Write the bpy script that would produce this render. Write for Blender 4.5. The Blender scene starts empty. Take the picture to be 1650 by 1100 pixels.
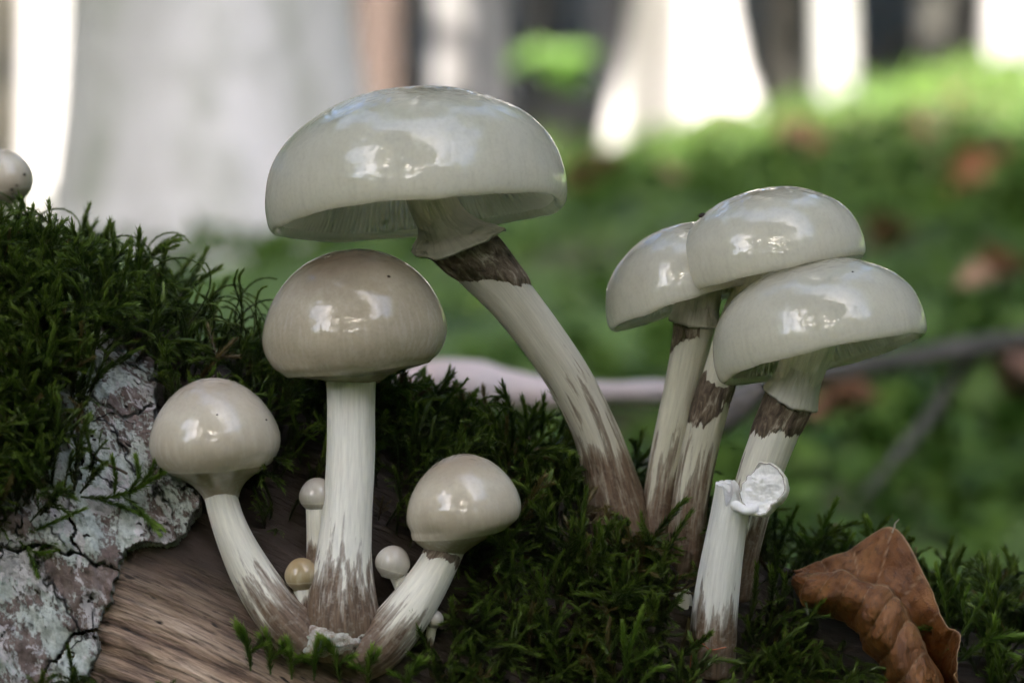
import bpy, math, random
import numpy as np
from mathutils import Vector, noise as mnoise

# ------------------------------------------------------------------ camera, sky, sun, exposure
scene = bpy.context.scene
COL = scene.collection
D = 56.0                                   # cm from lens to the plane Y = 0
LENS, SENSOR = 60.0, 22.3
K = 1650 * LENS / (SENSOR * D)             # photo pixels per cm at Y = 0
cam_d = bpy.data.cameras.new('camera')
cam_d.lens = LENS; cam_d.sensor_width = SENSOR; cam_d.sensor_fit = 'HORIZONTAL'
cam_d.clip_start = 0.01; cam_d.clip_end = 1000
cam_d.dof.use_dof = True
cam_d.dof.focus_distance = (D + 0.7) / 100
cam_d.dof.aperture_fstop = 7.0
cam = bpy.data.objects.new('camera', cam_d); COL.objects.link(cam)
cam.location = (0, -D / 100, 0); cam.rotation_euler = (math.pi / 2, 0, 0)
scene.camera = cam

SUN = Vector((-0.10, -0.75, 0.65)).normalized()
world = bpy.data.worlds.new('World'); scene.world = world; world.use_nodes = True
wn = world.node_tree.nodes; wn.clear()
sky = wn.new('ShaderNodeTexSky'); sky.sky_type = 'NISHITA'; sky.sun_disc = False
sky.sun_elevation = math.asin(SUN.z); sky.sun_rotation = math.atan2(SUN.x, SUN.y)
sky.air_density = 0.8; sky.dust_density = 3.0; sky.ozone_density = 0.3
bg = wn.new('ShaderNodeBackground'); bg.inputs[1].default_value = 0.15
wo = wn.new('ShaderNodeOutputWorld')
world.node_tree.links.new(sky.outputs[0], bg.inputs[0]); world.node_tree.links.new(bg.outputs[0], wo.inputs[0])
sl = bpy.data.lights.new('sun', 'SUN'); sl.energy = 4.5; sl.angle = math.radians(0.5); sl.color = (1.0, 0.95, 0.87)
sun = bpy.data.objects.new('sun', sl); COL.objects.link(sun)
sun.rotation_euler = SUN.to_track_quat('Z', 'Y').to_euler(); sun.location = (0, 0, 30)
scene.view_settings.view_transform = 'Standard'; scene.view_settings.look = 'None'
scene.view_settings.exposure = 2.6; scene.view_settings.gamma = 1.0
scene.cycles.use_denoising = True
scene.cycles.use_adaptive_sampling = True; scene.cycles.adaptive_threshold = 0.03; scene.cycles.adaptive_min_samples = 12
scene.cycles.max_bounces = 8; scene.cycles.diffuse_bounces = 4; scene.cycles.glossy_bounces = 3
scene.cycles.transparent_max_bounces = 4; scene.cycles.transmission_bounces = 6
scene.cycles.caustics_reflective = False; scene.cycles.caustics_refractive = False
scene.cycles.sample_clamp_indirect = 6.0

# ------------------------------------------------------------------ helpers
rng = np.random.default_rng(7)
random.seed(7)
PI = math.pi

def P(px, py, Y=0.0):
    """photo pixel at depth Y (cm behind the focus plane) -> cm"""
    s = (D + Y) / D
    return np.array(((px - 825) / K * s, Y, (550 - py) / K * s))

def to_px(p):
    s = D / (D + p[..., 1])
    return 825 + p[..., 0] * K * s, 550 - p[..., 2] * K * s

def mesh_np(name, V, faces, attrs=None, smooth=True):
    """V (n,3) in metres; faces: list of (m,k) int arrays"""
    me = bpy.data.meshes.new(name)
    if not isinstance(faces, list): faces = [faces]
    faces = [np.asarray(f, dtype=np.int32) for f in faces if len(f)]
    V = np.asarray(V, dtype=np.float32)
    me.vertices.add(len(V)); me.vertices.foreach_set('co', V.ravel())
    idx = np.concatenate([f.ravel() for f in faces])
    tot = np.concatenate([np.full(len(f), f.shape[1], dtype=np.int32) for f in faces])
    st = np.concatenate(([0], np.cumsum(tot)[:-1])).astype(np.int32)
    me.loops.add(len(idx)); me.loops.foreach_set('vertex_index', idx)
    me.polygons.add(len(tot)); me.polygons.foreach_set('loop_start', st)
    try: me.polygons.foreach_set('loop_total', tot)
    except Exception: pass
    me.polygons.foreach_set('use_smooth', np.full(len(tot), smooth, dtype=bool))
    for k, a in (attrs or {}).items():
        a = np.asarray(a, dtype=np.float32)
        if a.ndim == 1:
            at = me.attributes.new(k, 'FLOAT', 'POINT'); at.data.foreach_set('value', a)
        else:
            at = me.attributes.new(k, 'FLOAT_VECTOR', 'POINT'); at.data.foreach_set('vector', a.ravel())
    me.update(calc_edges=True); me.validate()
    return me

def link(name, me, m, parent=None, loc=None):
    o = bpy.data.objects.new(name, me); COL.objects.link(o)
    if m is not None and not me.materials: me.materials.append(m)
    if parent is not None: o.parent = parent
    if loc is not None: o.location = loc
    return o

def tag(o, label, cat, group=None):
    o['label'] = label; o['category'] = cat
    if group: o['group'] = group
    return o

def kind(o, k, label=None, cat=None):
    o['kind'] = k
    if label: o['label'] = label
    if cat: o['category'] = cat
    return o

def thing(name, label, cat, loc, group=None):
    o = bpy.data.objects.new(name, None); COL.objects.link(o); o.location = loc
    o.empty_display_size = 0.01
    return tag(o, label, cat, group)

def grid_faces(nu, nv, wrap_v=False):
    """quads on a nu x nv vertex grid (index = i*nv + j)"""
    i = np.arange(nu - 1)[:, None]; j = np.arange(nv if wrap_v else nv - 1)[None, :]
    j2 = (j + 1) % nv
    a = i * nv + j; b = i * nv + j2; c = (i + 1) * nv + j2; d = (i + 1) * nv + j
    return np.stack((a, b, c, d), -1).reshape(-1, 4)

def catmull(pts, n):
    """centripetal-ish smooth resample of control rows to n rows, even in control index"""
    p = np.asarray(pts, float); m = len(p)
    q = np.vstack((2 * p[0] - p[1], p, 2 * p[-1] - p[-2]))
    t = np.linspace(0, m - 1, n); i = np.minimum(t.astype(int), m - 2); f = (t - i)[:, None]
    a, b, c, d = q[i], q[i + 1], q[i + 2], q[i + 3]
    return 0.5 * (2 * b + (c - a) * f + (2 * a - 5 * b + 4 * c - d) * f ** 2 + (3 * b - a - 3 * c + d) * f ** 3)

def smooth_curve(pts, n):
    """catmull then even arc length over the first three columns"""
    c = catmull(pts, n * 6)
    s = np.concatenate(([0], np.cumsum(np.linalg.norm(np.diff(c[:, :3], axis=0), axis=1))))
    t = np.linspace(0, s[-1], n)
    return np.stack([np.interp(t, s, c[:, k]) for k in range(c.shape[1])], 1), t

# value noise in numpy (periodic table)
_tab = np.random.default_rng(3).random((64, 64, 64)).astype(np.float32)
def vnoise(p, scale=1.0, off=0.0):
    q = np.asarray(p, float) * scale + off + 1000.0
    i = np.floor(q).astype(int); f = q - i; f = f * f * (3 - 2 * f); i &= 63; j = (i + 1) & 63
    x0, y0, z0 = i[..., 0], i[..., 1], i[..., 2]; x1, y1, z1 = j[..., 0], j[..., 1], j[..., 2]
    fx, fy, fz = f[..., 0], f[..., 1], f[..., 2]
    L = lambda a, b, t: a + (b - a) * t
    return L(L(L(_tab[x0, y0, z0], _tab[x1, y0, z0], fx), L(_tab[x0, y1, z0], _tab[x1, y1, z0], fx), fy),
             L(L(_tab[x0, y0, z1], _tab[x1, y0, z1], fx), L(_tab[x0, y1, z1], _tab[x1, y1, z1], fx), fy), fz) - 0.5
def fbm(p, scale=1.0, octv=4, off=0.0):
    r = 0; a = 1.0
    for k in range(octv):
        r = r + a * vnoise(p, scale * 2 ** k, off + 17.3 * k); a *= 0.5
    return r
def v3(*a):
    a = np.broadcast_arrays(*a); return np.stack(a, -1)

# ------------------------------------------------------------------ material helpers
class NT:
    def __init__(s, name):
        s.m = bpy.data.materials.new(name); s.m.use_nodes = True
        s.t = s.m.node_tree; s.t.nodes.clear(); s.out = s.n('ShaderNodeOutputMaterial')
    def n(s, typ, ins=None, **kw):
        nd = s.t.nodes.new(typ)
        for k, v in kw.items(): setattr(nd, k, v)
        for k, v in (ins or {}).items():
            sock = nd.inputs[k]
            if isinstance(v, bpy.types.NodeSocket): s.t.links.new(v, sock)
            else: sock.default_value = v
        return nd
    def attr(s, name, vec=False):
        nd = s.n('ShaderNodeAttribute', attribute_name=name); return nd.outputs['Vector' if vec else 'Fac']
    def obj(s): return s.n('ShaderNodeTexCoord').outputs['Object']
    def mp(s, vec, scale, loc=(0, 0, 0), rot=(0, 0, 0)):
        return s.n('ShaderNodeMapping', {0: vec, 1: loc, 2: rot, 3: scale}).outputs[0]
    def noise(s, vec, scale, detail=4, rough=0.55, dist=0.0):
        return s.n('ShaderNodeTexNoise', {'Vector': vec, 'Scale': scale, 'Detail': detail, 'Roughness': rough, 'Distortion': dist}).outputs[0]
    def ramp(s, fac, stops, interp='LINEAR'):
        nd = s.n('ShaderNodeValToRGB', {0: fac}); cr = nd.color_ramp; cr.interpolation = interp
        while len(cr.elements) < len(stops): cr.elements.new(0.5)
        for e, (p, c) in zip(cr.elements, stops):
            e.position = p; e.color = (c, c, c, 1) if not hasattr(c, '__len__') else (*c, 1)
        return nd.outputs[0]
    def mix(s, f, a, b, mode='MIX'):
        nd = s.n('ShaderNodeMix', data_type='RGBA', blend_type=mode)
        for k, v in ((0, f), (6, a), (7, b)):
            if isinstance(v, bpy.types.NodeSocket): s.t.links.new(v, nd.inputs[k])
            elif k: nd.inputs[k].default_value = (*v, 1)
            else: nd.inputs[k].default_value = v
        return nd.outputs[2]
    def math(s, op, a, b=0.0, clamp=False):
        return s.n('ShaderNodeMath', {0: a, 1: b}, operation=op, use_clamp=clamp).outputs[0]
    def bump(s, h, strength, dist):
        return s.n('ShaderNodeBump', {'Height': h, 'Strength': strength, 'Distance': dist}).outputs[0]
    def done(s, sh):
        s.t.links.new(sh, s.out.inputs[0]); return s.m
    def bsdf(s, **kw):
        return s.n('ShaderNodeBsdfPrincipled', {k.replace('_', ' '): v for k, v in kw.items()})

def leaf_shader(N, col, trans, rough=0.5, normal=None, spec=0.3):
    p = N.bsdf(Base_Color=col, Roughness=rough)
    p.inputs['Specular IOR Level'].default_value = spec
    if normal is not None: N.t.links.new(normal, p.inputs['Normal'])
    tr = N.n('ShaderNodeBsdfTranslucent', {0: col})
    return N.n('ShaderNodeMixShader', {0: trans, 1: p.outputs[0], 2: tr.outputs[0]}).outputs[0]

MATS = {}
def cap_mat(name, top, mid, rim, wrinkle=1.0, top_end=0.35, trans=None):
    trans = (0.52 if wrinkle > 0.6 else 0.12) if trans is None else trans
    N = NT(name); lc = N.attr('lc', True); pf = N.attr('prof')
    n1 = N.noise(lc, 0.9, 3); n2 = N.noise(N.mp(lc, (9, 9, 0.9)), 1.0, 3, 0.6)
    fac = N.math('ADD', pf, N.math('MULTIPLY', N.math('SUBTRACT', n1, 0.5), 0.30))
    col = N.ramp(fac, [(0.0, top), (top_end, top), (min(top_end + 0.33, 0.80), mid), (0.9, rim), (1.0, rim)])
    if wrinkle < 0.5:      # closed caps: pale margin line, duller veil below it
        col = N.mix(N.ramp(N.math('MULTIPLY', pf, 0.5), [(0.495, 0.0), (0.515, 0.75), (0.62, 0.75), (0.8, 0.2)]), col, tuple(0.62 * c for c in rim))
        col = N.mix(N.math('MULTIPLY', N.ramp(N.math('MULTIPLY', pf, 0.5), [(0.478, 0.0), (0.492, 1.0), (0.504, 0.0)]), 0.5), col, (0.72, 0.68, 0.56))
    # fine fibrils running down the flank, strongest towards the margin
    fl = N.math('MULTIPLY', N.ramp(pf, [(0.3, 0.0), (0.85, 1.0)]), N.math('SUBTRACT', N.ramp(n2, [(0.3, 0.0), (0.7, 1.0)]), 0.5))
    col = N.mix(N.math('MULTIPLY', N.math('ABSOLUTE', fl), 0.42), col, N.mix(N.math('GREATER_THAN', fl, 0.0), tuple(0.72 * c for c in mid), (0.86, 0.86, 0.80)))
    sp = N.n('ShaderNodeTexVoronoi', {'Vector': lc, 'Scale': 5.0, 'Randomness': 1.0}).outputs[0]
    mott = N.noise(lc, 14.0, 2)
    col = N.mix(N.math('MULTIPLY', N.ramp(mott, [(0.45, 0.0), (0.8, 1.0)]), 0.16), col, tuple(0.6 * c for c in top))
    # slime: wrinkles gather round the crown
    wr = N.math('MULTIPLY', N.noise(N.mp(lc, (1, 1, 1.6)), 3.0, 1.5, 0.45, 1.2), N.ramp(pf, [(0.10, 1.0), (0.38, 0.42), (0.62, 0.10), (1.0, 0.035)]))
    fine = N.noise(lc, 22.0, 3, 0.6)
    h = N.math('ADD', N.math('ADD', wr, N.math('MULTIPLY', N.noise(N.mp(lc, (1, 1, 1.3), (4, 7, 2)), 1.5, 2, 0.5), 0.22)), N.math('MULTIPLY', fine, 0.0))
    cb = N.bump(h, 0.8 * wrinkle, 0.0016)
    p = N.bsdf(Base_Color=col, Roughness=0.5, Subsurface_Weight=0.55, Subsurface_Scale=0.0035, Subsurface_Radius=(1.0, 0.95, 0.75))
    p.inputs['Specular IOR Level'].default_value = 0.0
    tr = N.n('ShaderNodeBsdfTranslucent', {0: N.mix(0.6, col, (0.85, 0.82, 0.70))})
    body = N.n('ShaderNodeMixShader', {0: trans, 1: p.outputs[0], 2: tr.outputs[0]}).outputs[0]
    gl = N.n('ShaderNodeBsdfGlossy', {'Color': (1, 1, 1, 1), 'Roughness': 0.03, 'Normal': cb})
    fr = N.n('ShaderNodeFresnel', {'IOR': 1.55, 'Normal': cb})
    wet = N.math('MULTIPLY', fr.outputs[0], N.math('SUBTRACT', 1.0, N.n('ShaderNodeNewGeometry').outputs['Backfacing']))   # slime lies on the outside only
    return N.done(N.n('ShaderNodeMixShader', {0: wet, 1: body, 2: gl.outputs[0]}).outputs[0])

def stem_mat(name, pale, brown, dark, s0, s1, streak=1.0, top_brown=None):
    """brown staining thick at the foot (prof < s0) thinning out to s1"""
    N = NT(name); lc = N.attr('lc', True); pf = N.attr('prof')
    st = N.noise(N.mp(lc, (6.0, 6.0, 0.65)), 1.0, 5, 0.62, 0.35)
    fine = N.noise(N.mp(lc, (16, 16, 1.2)), 1.0, 3, 0.6)
    vfine = N.noise(N.mp(lc, (40, 40, 2.0)), 1.0, 2, 0.6)
    base = N.mix(N.ramp(fine, [(0.3, 0.0), (0.75, 1.0)]), pale, tuple(c * 0.76 for c in pale))
    base = N.mix(N.math('MULTIPLY', N.ramp(vfine, [(0.4, 0.0), (0.7, 1.0)]), 0.25), base, tuple(min(1, c * 1.12) for c in pale))
    thr = N.ramp(pf, [(0.0, 0.12), (s0 * 0.55, 0.30), (s0, 0.45), (s1, 0.645), (1.0, 0.78)])
    m = N.math('SUBTRACT', N.math('ADD', N.math('MULTIPLY', st, 0.86), N.math('MULTIPLY', fine, 0.16)), thr)
    mask = N.ramp(N.math('MULTIPLY', m, 6.0 * streak), [(0.0, 0.0), (0.3, 0.6), (1.0, 1.0)])
    bcol = N.mix(N.ramp(fine, [(0.35, 0.0), (0.7, 1.0)]), brown, dark)
    spots = N.noise(lc, 9.0, 3, 0.7)
    bcol = N.mix(N.math('MULTIPLY', N.ramp(spots, [(0.5, 0.0), (0.72, 1.0)]), 0.22), bcol, tuple(c * 0.85 for c in pale))
    col = N.mix(mask, base, bcol)
    h = N.math('ADD', N.math('MULTIPLY', fine, 0.7), N.math('ADD', N.math('MULTIPLY', vfine, 0.4), N.math('MULTIPLY', mask, 0.5)))
    p = N.bsdf(Base_Color=col, Roughness=0.5, Subsurface_Weight=0.35, Subsurface_Scale=0.0025,
               Subsurface_Radius=(1.0, 0.9, 0.7), Normal=N.bump(h, 0.5, 0.0004))
    p.inputs['Specular IOR Level'].default_value = 0.35
    return N.done(p.outputs[0])

def flesh_mat(name, c, c2, sx=8.0, sz=1.0, rough=0.55, trans=0.0):
    N = NT(name); lc = N.attr('lc', True)
    f = N.noise(N.mp(lc, (sx, sx, sz)), 1.0, 4, 0.6)
    col = N.mix(N.ramp(f, [(0.3, 0.0), (0.7, 1.0)]), c, c2)
    p = N.bsdf(Base_Color=col, Roughness=rough, Subsurface_Weight=0.5, Subsurface_Scale=0.002,
               Subsurface_Radius=(1, 0.95, 0.8), Normal=N.bump(f, 0.5, 0.0005))
    if trans:
        return N.done(N.n('ShaderNodeMixShader', {0: trans, 1: p.outputs[0], 2: N.n('ShaderNodeBsdfTranslucent', {0: col}).outputs[0]}).outputs[0])
    return N.done(p.outputs[0])

def veil_mat(name):
    N = NT(name); lc = N.attr('lc', True)
    f = N.noise(N.mp(lc, (3.5, 3.5, 2.2)), 1.0, 5, 0.65, 0.8); g = N.noise(lc, 12.0, 4, 0.7)
    col = N.ramp(f, [(0.25, (0.03, 0.02, 0.014)), (0.42, (0.10, 0.068, 0.045)), (0.54, (0.20, 0.15, 0.105)), (0.66, (0.44, 0.39, 0.31))])
    p = N.bsdf(Base_Color=col, Roughness=0.6, Normal=N.bump(N.math('ADD', f, g), 0.8, 0.0007))
    return N.done(p.outputs[0])

WHITE = (0.70, 0.70, 0.63)
MATS['cap_big'] = cap_mat('cap_slimy_big', (0.25, 0.22, 0.15), (0.64, 0.625, 0.52), (0.86, 0.84, 0.73), 1.0, 0.26)
MATS['cap_open'] = cap_mat('cap_slimy_open', (0.31, 0.275, 0.20), (0.65, 0.63, 0.535), (0.84, 0.82, 0.71), 0.9, 0.25)
MATS['cap_tan'] = cap_mat('cap_slimy_tan', (0.14, 0.10, 0.068), (0.45, 0.40, 0.305), (0.52, 0.45, 0.33), 0.35, 0.22)
MATS['cap_pale'] = cap_mat('cap_slimy_pale', (0.38, 0.315, 0.24), (0.60, 0.545, 0.435), (0.52, 0.455, 0.345), 0.45, 0.20)
MATS['cap_bud'] = cap_mat('cap_bud_white', (0.46, 0.41, 0.35), (0.54, 0.51, 0.45), (0.5, 0.47, 0.4), 0.3, 0.20)
MATS['cap_budtan'] = cap_mat('cap_bud_tan', (0.38, 0.28, 0.15), (0.42, 0.33, 0.19), (0.42, 0.34, 0.2), 0.3, 0.3)
BR, DK = (0.20, 0.138, 0.092), (0.085, 0.055, 0.036)
MATS['stem_a'] = stem_mat('stem_big', (0.58, 0.55, 0.45), BR, DK, 0.30, 0.58)
MATS['stem_b'] = stem_mat('stem_tall', (0.84, 0.83, 0.75), BR, DK, 0.27, 0.50)
MATS['stem_c'] = stem_mat('stem_young', (0.80, 0.78, 0.68), BR, DK, 0.34, 0.55)
MATS['stem_d'] = stem_mat('stem_cluster', (0.64, 0.62, 0.50), BR, DK, 0.30, 0.52)
MATS['flesh'] = flesh_mat('torn_flesh', (0.80, 0.80, 0.78), (0.68, 0.68, 0.66))
MATS['gill'] = flesh_mat('gill_flesh', (0.80, 0.79, 0.68), (0.72, 0.70, 0.58), 3.0, 3.0, trans=0.55)
MATS['underside'] = flesh_mat('cap_underside', (0.90, 0.88, 0.78), (0.85, 0.83, 0.72), 3.0, 3.0, trans=0.8)
MATS['collar'] = flesh_mat('collar_flesh', (0.60, 0.56, 0.47), (0.50, 0.46, 0.38), 9.0, 0.5)
MATS['veil'] = veil_mat('brown_veil')

# ------------------------------------------------------------------ terrain (setting)
def terrain_h(x, y):
    z = np.interp(y, [-40, -1, 0.05, 0.3, 1, 2, 4, 7, 9, 12, 20, 40, 80, 150],
                  [-0.9, -0.22, -0.19, -0.15, -0.05, 0.06, 0.20, 0.46, 0.60, 0.72, 1.9, 6.5, 17, 30])
    k = np.interp(y, [0, 1, 4, 8, 15, 40], [0.02, 0.05, 0.10, 0.18, 0.10, 0.03])
    z = z + k * 4 * np.tanh(x / 4)
    p = v3(x, y, 0 * x)
    a = np.interp(np.abs(y), [0, 0.3, 2, 8, 30], [0.0, 0.03, 0.09, 0.16, 0.8])
    return z + a * fbm(p, 1.3, 3, 5.0) * np.interp(y, [0, 10], [1, 1]) + np.interp(y, [0.1, 0.6, 3], [0.0, 0.03, 0.05]) * fbm(p, 6.0, 3, 9.0)

def mound_h(x, y, z):
    """bank of soil that carries the upper end of the log"""
    zl = np.interp(x * 100, [-60, -45, -11, 2, 11, 45], [7, 10.5, 1.5, -4, -6.9, -17.5]) / 100 - 0.135
    w = np.exp(-((y - 0.06) / 0.13) ** 2) * np.clip((x + 0.75) / 0.15, 0, 1) * np.clip((0.1 - x) / 0.1, 0, 1)
    return z + np.clip(zl - z, 0, 1) * w
def build_terrain():
    n = 200
    tx = np.linspace(-1, 1, n); xs = 60 * np.sinh(5.2 * tx) / math.sinh(5.2)
    ty = np.linspace(0, 1, n + 110)
    ys = -30 + np.interp(ty, [0, 0.12, 0.16, 0.75, 1.0], [0, 29.5, 30.0, 42, 175])
    X, Yg = np.meshgrid(xs, ys, indexing='ij')
    Z = mound_h(X, Yg, terrain_h(X, Yg))
    V = v3(X, Yg, Z).reshape(-1, 3)
    me = mesh_np('forest_floor', V, grid_faces(len(xs), len(ys))[:, ::-1][:, [0, 1, 2, 3]])
    N = NT('forest_floor_mat'); oc = N.obj()
    n1 = N.noise(oc, 1.6, 4); n2 = N.noise(oc, 6.0, 4, 0.6); n3 = N.noise(oc, 30.0, 3)
    moss = N.mix(N.ramp(n2, [(0.35, 0.0), (0.65, 1.0)]), (0.022, 0.052, 0.010), (0.095, 0.165, 0.030))
    soil = N.mix(n3, (0.030, 0.018, 0.010), (0.075, 0.045, 0.026))
    col = N.mix(N.ramp(n1, [(0.50, 0.0), (0.64, 1.0)]), moss, soil)
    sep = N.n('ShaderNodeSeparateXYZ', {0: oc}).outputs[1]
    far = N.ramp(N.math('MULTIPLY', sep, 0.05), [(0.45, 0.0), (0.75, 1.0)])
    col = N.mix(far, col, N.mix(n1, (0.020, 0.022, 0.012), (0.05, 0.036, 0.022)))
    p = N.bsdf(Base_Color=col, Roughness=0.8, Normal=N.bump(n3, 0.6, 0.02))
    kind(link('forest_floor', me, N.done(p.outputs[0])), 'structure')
build_terrain()

# ------------------------------------------------------------------ bark of standing trees, crowns
def trunk_mat(name, a, b, c, gscale=3.0):
    N = NT(name); oc = N.obj()
    w = N.mp(oc, (1, 1, 0.55))
    n1 = N.noise(w, gscale, 5, 0.6); n2 = N.noise(w, gscale * 4, 4, 0.6); n3 = N.noise(N.mp(oc, (2, 2, 9)), 1.5, 4)
    col = N.mix(N.ramp(n1, [(0.35, 0.0), (0.65, 1.0)]), a, b)
    col = N.mix(N.math('MULTIPLY', N.ramp(n2, [(0.5, 0.0), (0.72, 1.0)]), 0.8), col, c)
    p = N.bsdf(Base_Color=col, Roughness=0.75, Normal=N.bump(N.math('ADD', n2, n3), 0.5, 0.02))
    return N.done(p.outputs[0])
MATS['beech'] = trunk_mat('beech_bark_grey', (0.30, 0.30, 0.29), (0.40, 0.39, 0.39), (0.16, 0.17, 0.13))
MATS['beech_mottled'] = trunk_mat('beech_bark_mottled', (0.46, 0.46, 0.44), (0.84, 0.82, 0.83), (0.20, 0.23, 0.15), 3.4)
MATS['grey_shade'] = trunk_mat('shaded_grey_bark', (0.10, 0.10, 0.10), (0.15, 0.145, 0.145), (0.06, 0.06, 0.05))  # bark colour darkened to stand for a trunk in shade
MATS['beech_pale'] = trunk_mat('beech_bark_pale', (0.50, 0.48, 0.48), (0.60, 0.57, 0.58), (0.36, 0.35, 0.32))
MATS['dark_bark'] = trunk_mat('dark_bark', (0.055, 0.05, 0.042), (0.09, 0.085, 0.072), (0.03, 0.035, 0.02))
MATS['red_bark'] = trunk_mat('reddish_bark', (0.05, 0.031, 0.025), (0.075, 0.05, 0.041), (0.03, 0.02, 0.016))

def crown_mat(name, a, b):
    N = NT(name); r = N.attr('rnd')
    return N.done(leaf_shader(N, N.mix(r, a, b), 0.45, 0.45))
MATS['crown'] = crown_mat('beech_leaves', (0.035, 0.075, 0.012), (0.10, 0.17, 0.03))
MATS['undergrowth'] = crown_mat('ground_leaves', (0.05, 0.11, 0.018), (0.17, 0.275, 0.055))

def leaf_cloud(name, C, size, seed, flat=0.5, elong=0.6, tilt=1.0):
    """diamond leaf faces (two folded halves) around centres C"""
    r = np.random.default_rng(seed); n = len(C)
    d = r.normal(size=(n, 3)); d[:, 2] *= 0.5; d /= np.linalg.norm(d, axis=1)[:, None]
    up = r.normal(size=(n, 3)) * flat * tilt + np.array((0, 0, 1.0)); w = np.cross(d, up)
    w /= np.linalg.norm(w, axis=1)[:, None] + 1e-9; nn = np.cross(w, d)
    s = size * r.uniform(0.6, 1.3, n)[:, None]
    b = C - d * s * 0.5; t = C + d * s * 0.5; m = C - nn * s * 0.06
    l = m + w * s * elong * 0.5 + nn * s * 0.12; g = m - w * s * elong * 0.5 + nn * s * 0.12
    V = np.stack((b, l, t, g), 1).reshape(-1, 3)
    k = np.arange(n)[:, None] * 4
    F = np.concatenate((k + np.array([[0, 1, 2]]), k + np.array([[0, 2, 3]])), 1).reshape(-1, 3)
    return mesh_np(name, V, F, {'rnd': np.repeat(r.random(n), 4)}, smooth=False)

def crown_mesh(seed, n=4200, rad=(2.6, 2.6, 1.7), leaf=0.30, clumps=46):
    r = np.random.default_rng(seed)
    cc = r.normal(size=(clumps, 3)); cc /= np.linalg.norm(cc, axis=1)[:, None]
    cc *= (r.random(clumps) ** 0.45)[:, None]
    k = r.integers(0, clumps, n)
    C = (cc[k] + r.normal(size=(n, 3)) * 0.17) * np.array(rad)
    return leaf_cloud('crown', C, leaf, seed + 1)
CROWNS = [crown_mesh(100 + k) for k in range(3)]
for c in CROWNS: c.materials.append(MATS['crown'])

def trunk_mesh(h, r0, r1, lean=(0, 0), flare=1.5, seed=0, n=28, m=40, wob=0.04):
    t = np.linspace(0, 1, m) ** 1.6; z = t * h - 0.25
    a = np.linspace(0, 2 * PI, n, endpoint=False)
    T, A = np.meshgrid(t, a, indexing='ij'); Z = np.repeat(z[:, None], n, 1)
    R = (r0 + (r1 - r0) * T) * (1 + (flare - 1) * np.exp(-np.maximum(Z, 0) / (r0 * 1.6)) * (1 + 0.35 * np.sin(5 * A + seed)))
    q = v3(np.cos(A), np.sin(A), Z * 0.6)
    R = R * (1 + 3 * wob * fbm(q, 1.2, 3, seed * 3.7))
    V = v3(np.cos(A) * R + lean[0] * Z + 0.25 * r0 * np.sin(Z * 0.9 + seed), np.sin(A) * R + lean[1] * Z, Z)
    return mesh_np('trunk', V.reshape(-1, 3), grid_faces(m, n, True))

def limb_mesh(p0, p1, r0, r1, seed=0):
    n, m = 8, 8
    p0, p1 = np.array(p0, float), np.array(p1, float)
    t = np.linspace(0, 1, m)[:, None]; c = p0 + (p1 - p0) * t; c[:, 2] += 0.18 * np.linalg.norm(p1 - p0) * np.sin(t[:, 0] * PI) * -0.5
    return tube(c, np.linspace(r0, r1, m), n)
def tube(c, r, n=8, attrs=False, cap=True):
    c = np.asarray(c, float); m = len(c)
    T = np.gradient(c, axis=0); T /= np.linalg.norm(T, axis=1)[:, None]
    ref = np.array((0.31, -0.9, 0.25)); a = ref - T * (T @ ref)[:, None]; a /= np.linalg.norm(a, axis=1)[:, None]
    b = np.cross(T, a); ang = np.linspace(0, 2 * PI, n, endpoint=False)
    V = c[:, None] + np.asarray(r)[:, None, None] * (a[:, None] * np.cos(ang)[None, :, None] + b[:, None] * np.sin(ang)[None, :, None])
    F = [grid_faces(m, n, True)]
    if cap: F += [np.arange(n)[None, ::-1], (np.arange(n) + (m - 1) * n)[None]]
    return mesh_np('tube', V.reshape(-1, 3), F)

TREE_N = [0]
def tree(x, y, r, mat, label, h=11.0, lean=(0, 0), crown_z=None, crown_s=1.0, flare=1.45, group='trees standing in the wood', limbs=True, cs=None):
    k = TREE_N[0]; TREE_N[0] += 1
    z = float(terrain_h(np.array([x]), np.array([y]))[0])
    t = thing('beech_tree', label, 'tree', (x, y, z), group)
    link('trunk', trunk_mesh(h, r, r * 0.45, lean, flare, k * 1.3), mat, t)
    cz = h * 0.9 if crown_z is None else crown_z
    c = link('crown', CROWNS[k % 3], None, t, (lean[0] * cz, lean[1] * cz, cz))
    c.rotation_euler = (0, 0, k * 2.1); s = crown_s
    c.scale = cs or (s, s, s * 0.9)
    if limbs:
        for j in range(3):
            a = k * 1.7 + j * 2.1; zz = cz - 1.0 - 0.5 * j
            if zz < 1.5: continue
            link('limb', limb_mesh((lean[0] * zz, lean[1] * zz, zz), (lean[0] * zz + 1.6 * math.cos(a), lean[1] * zz + 1.6 * math.sin(a), zz + 1.5), r * 0.35, r * 0.1), mat, t)
    return t

def at_dist(px, Ym):
    """x (m) of photo column px at Ym metres behind the focus plane"""
    return (px - 825) / K / D * (D / 100 + Ym)
def w_dist(wpx, Ym): return wpx / K / D * (D / 100 + Ym)

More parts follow.
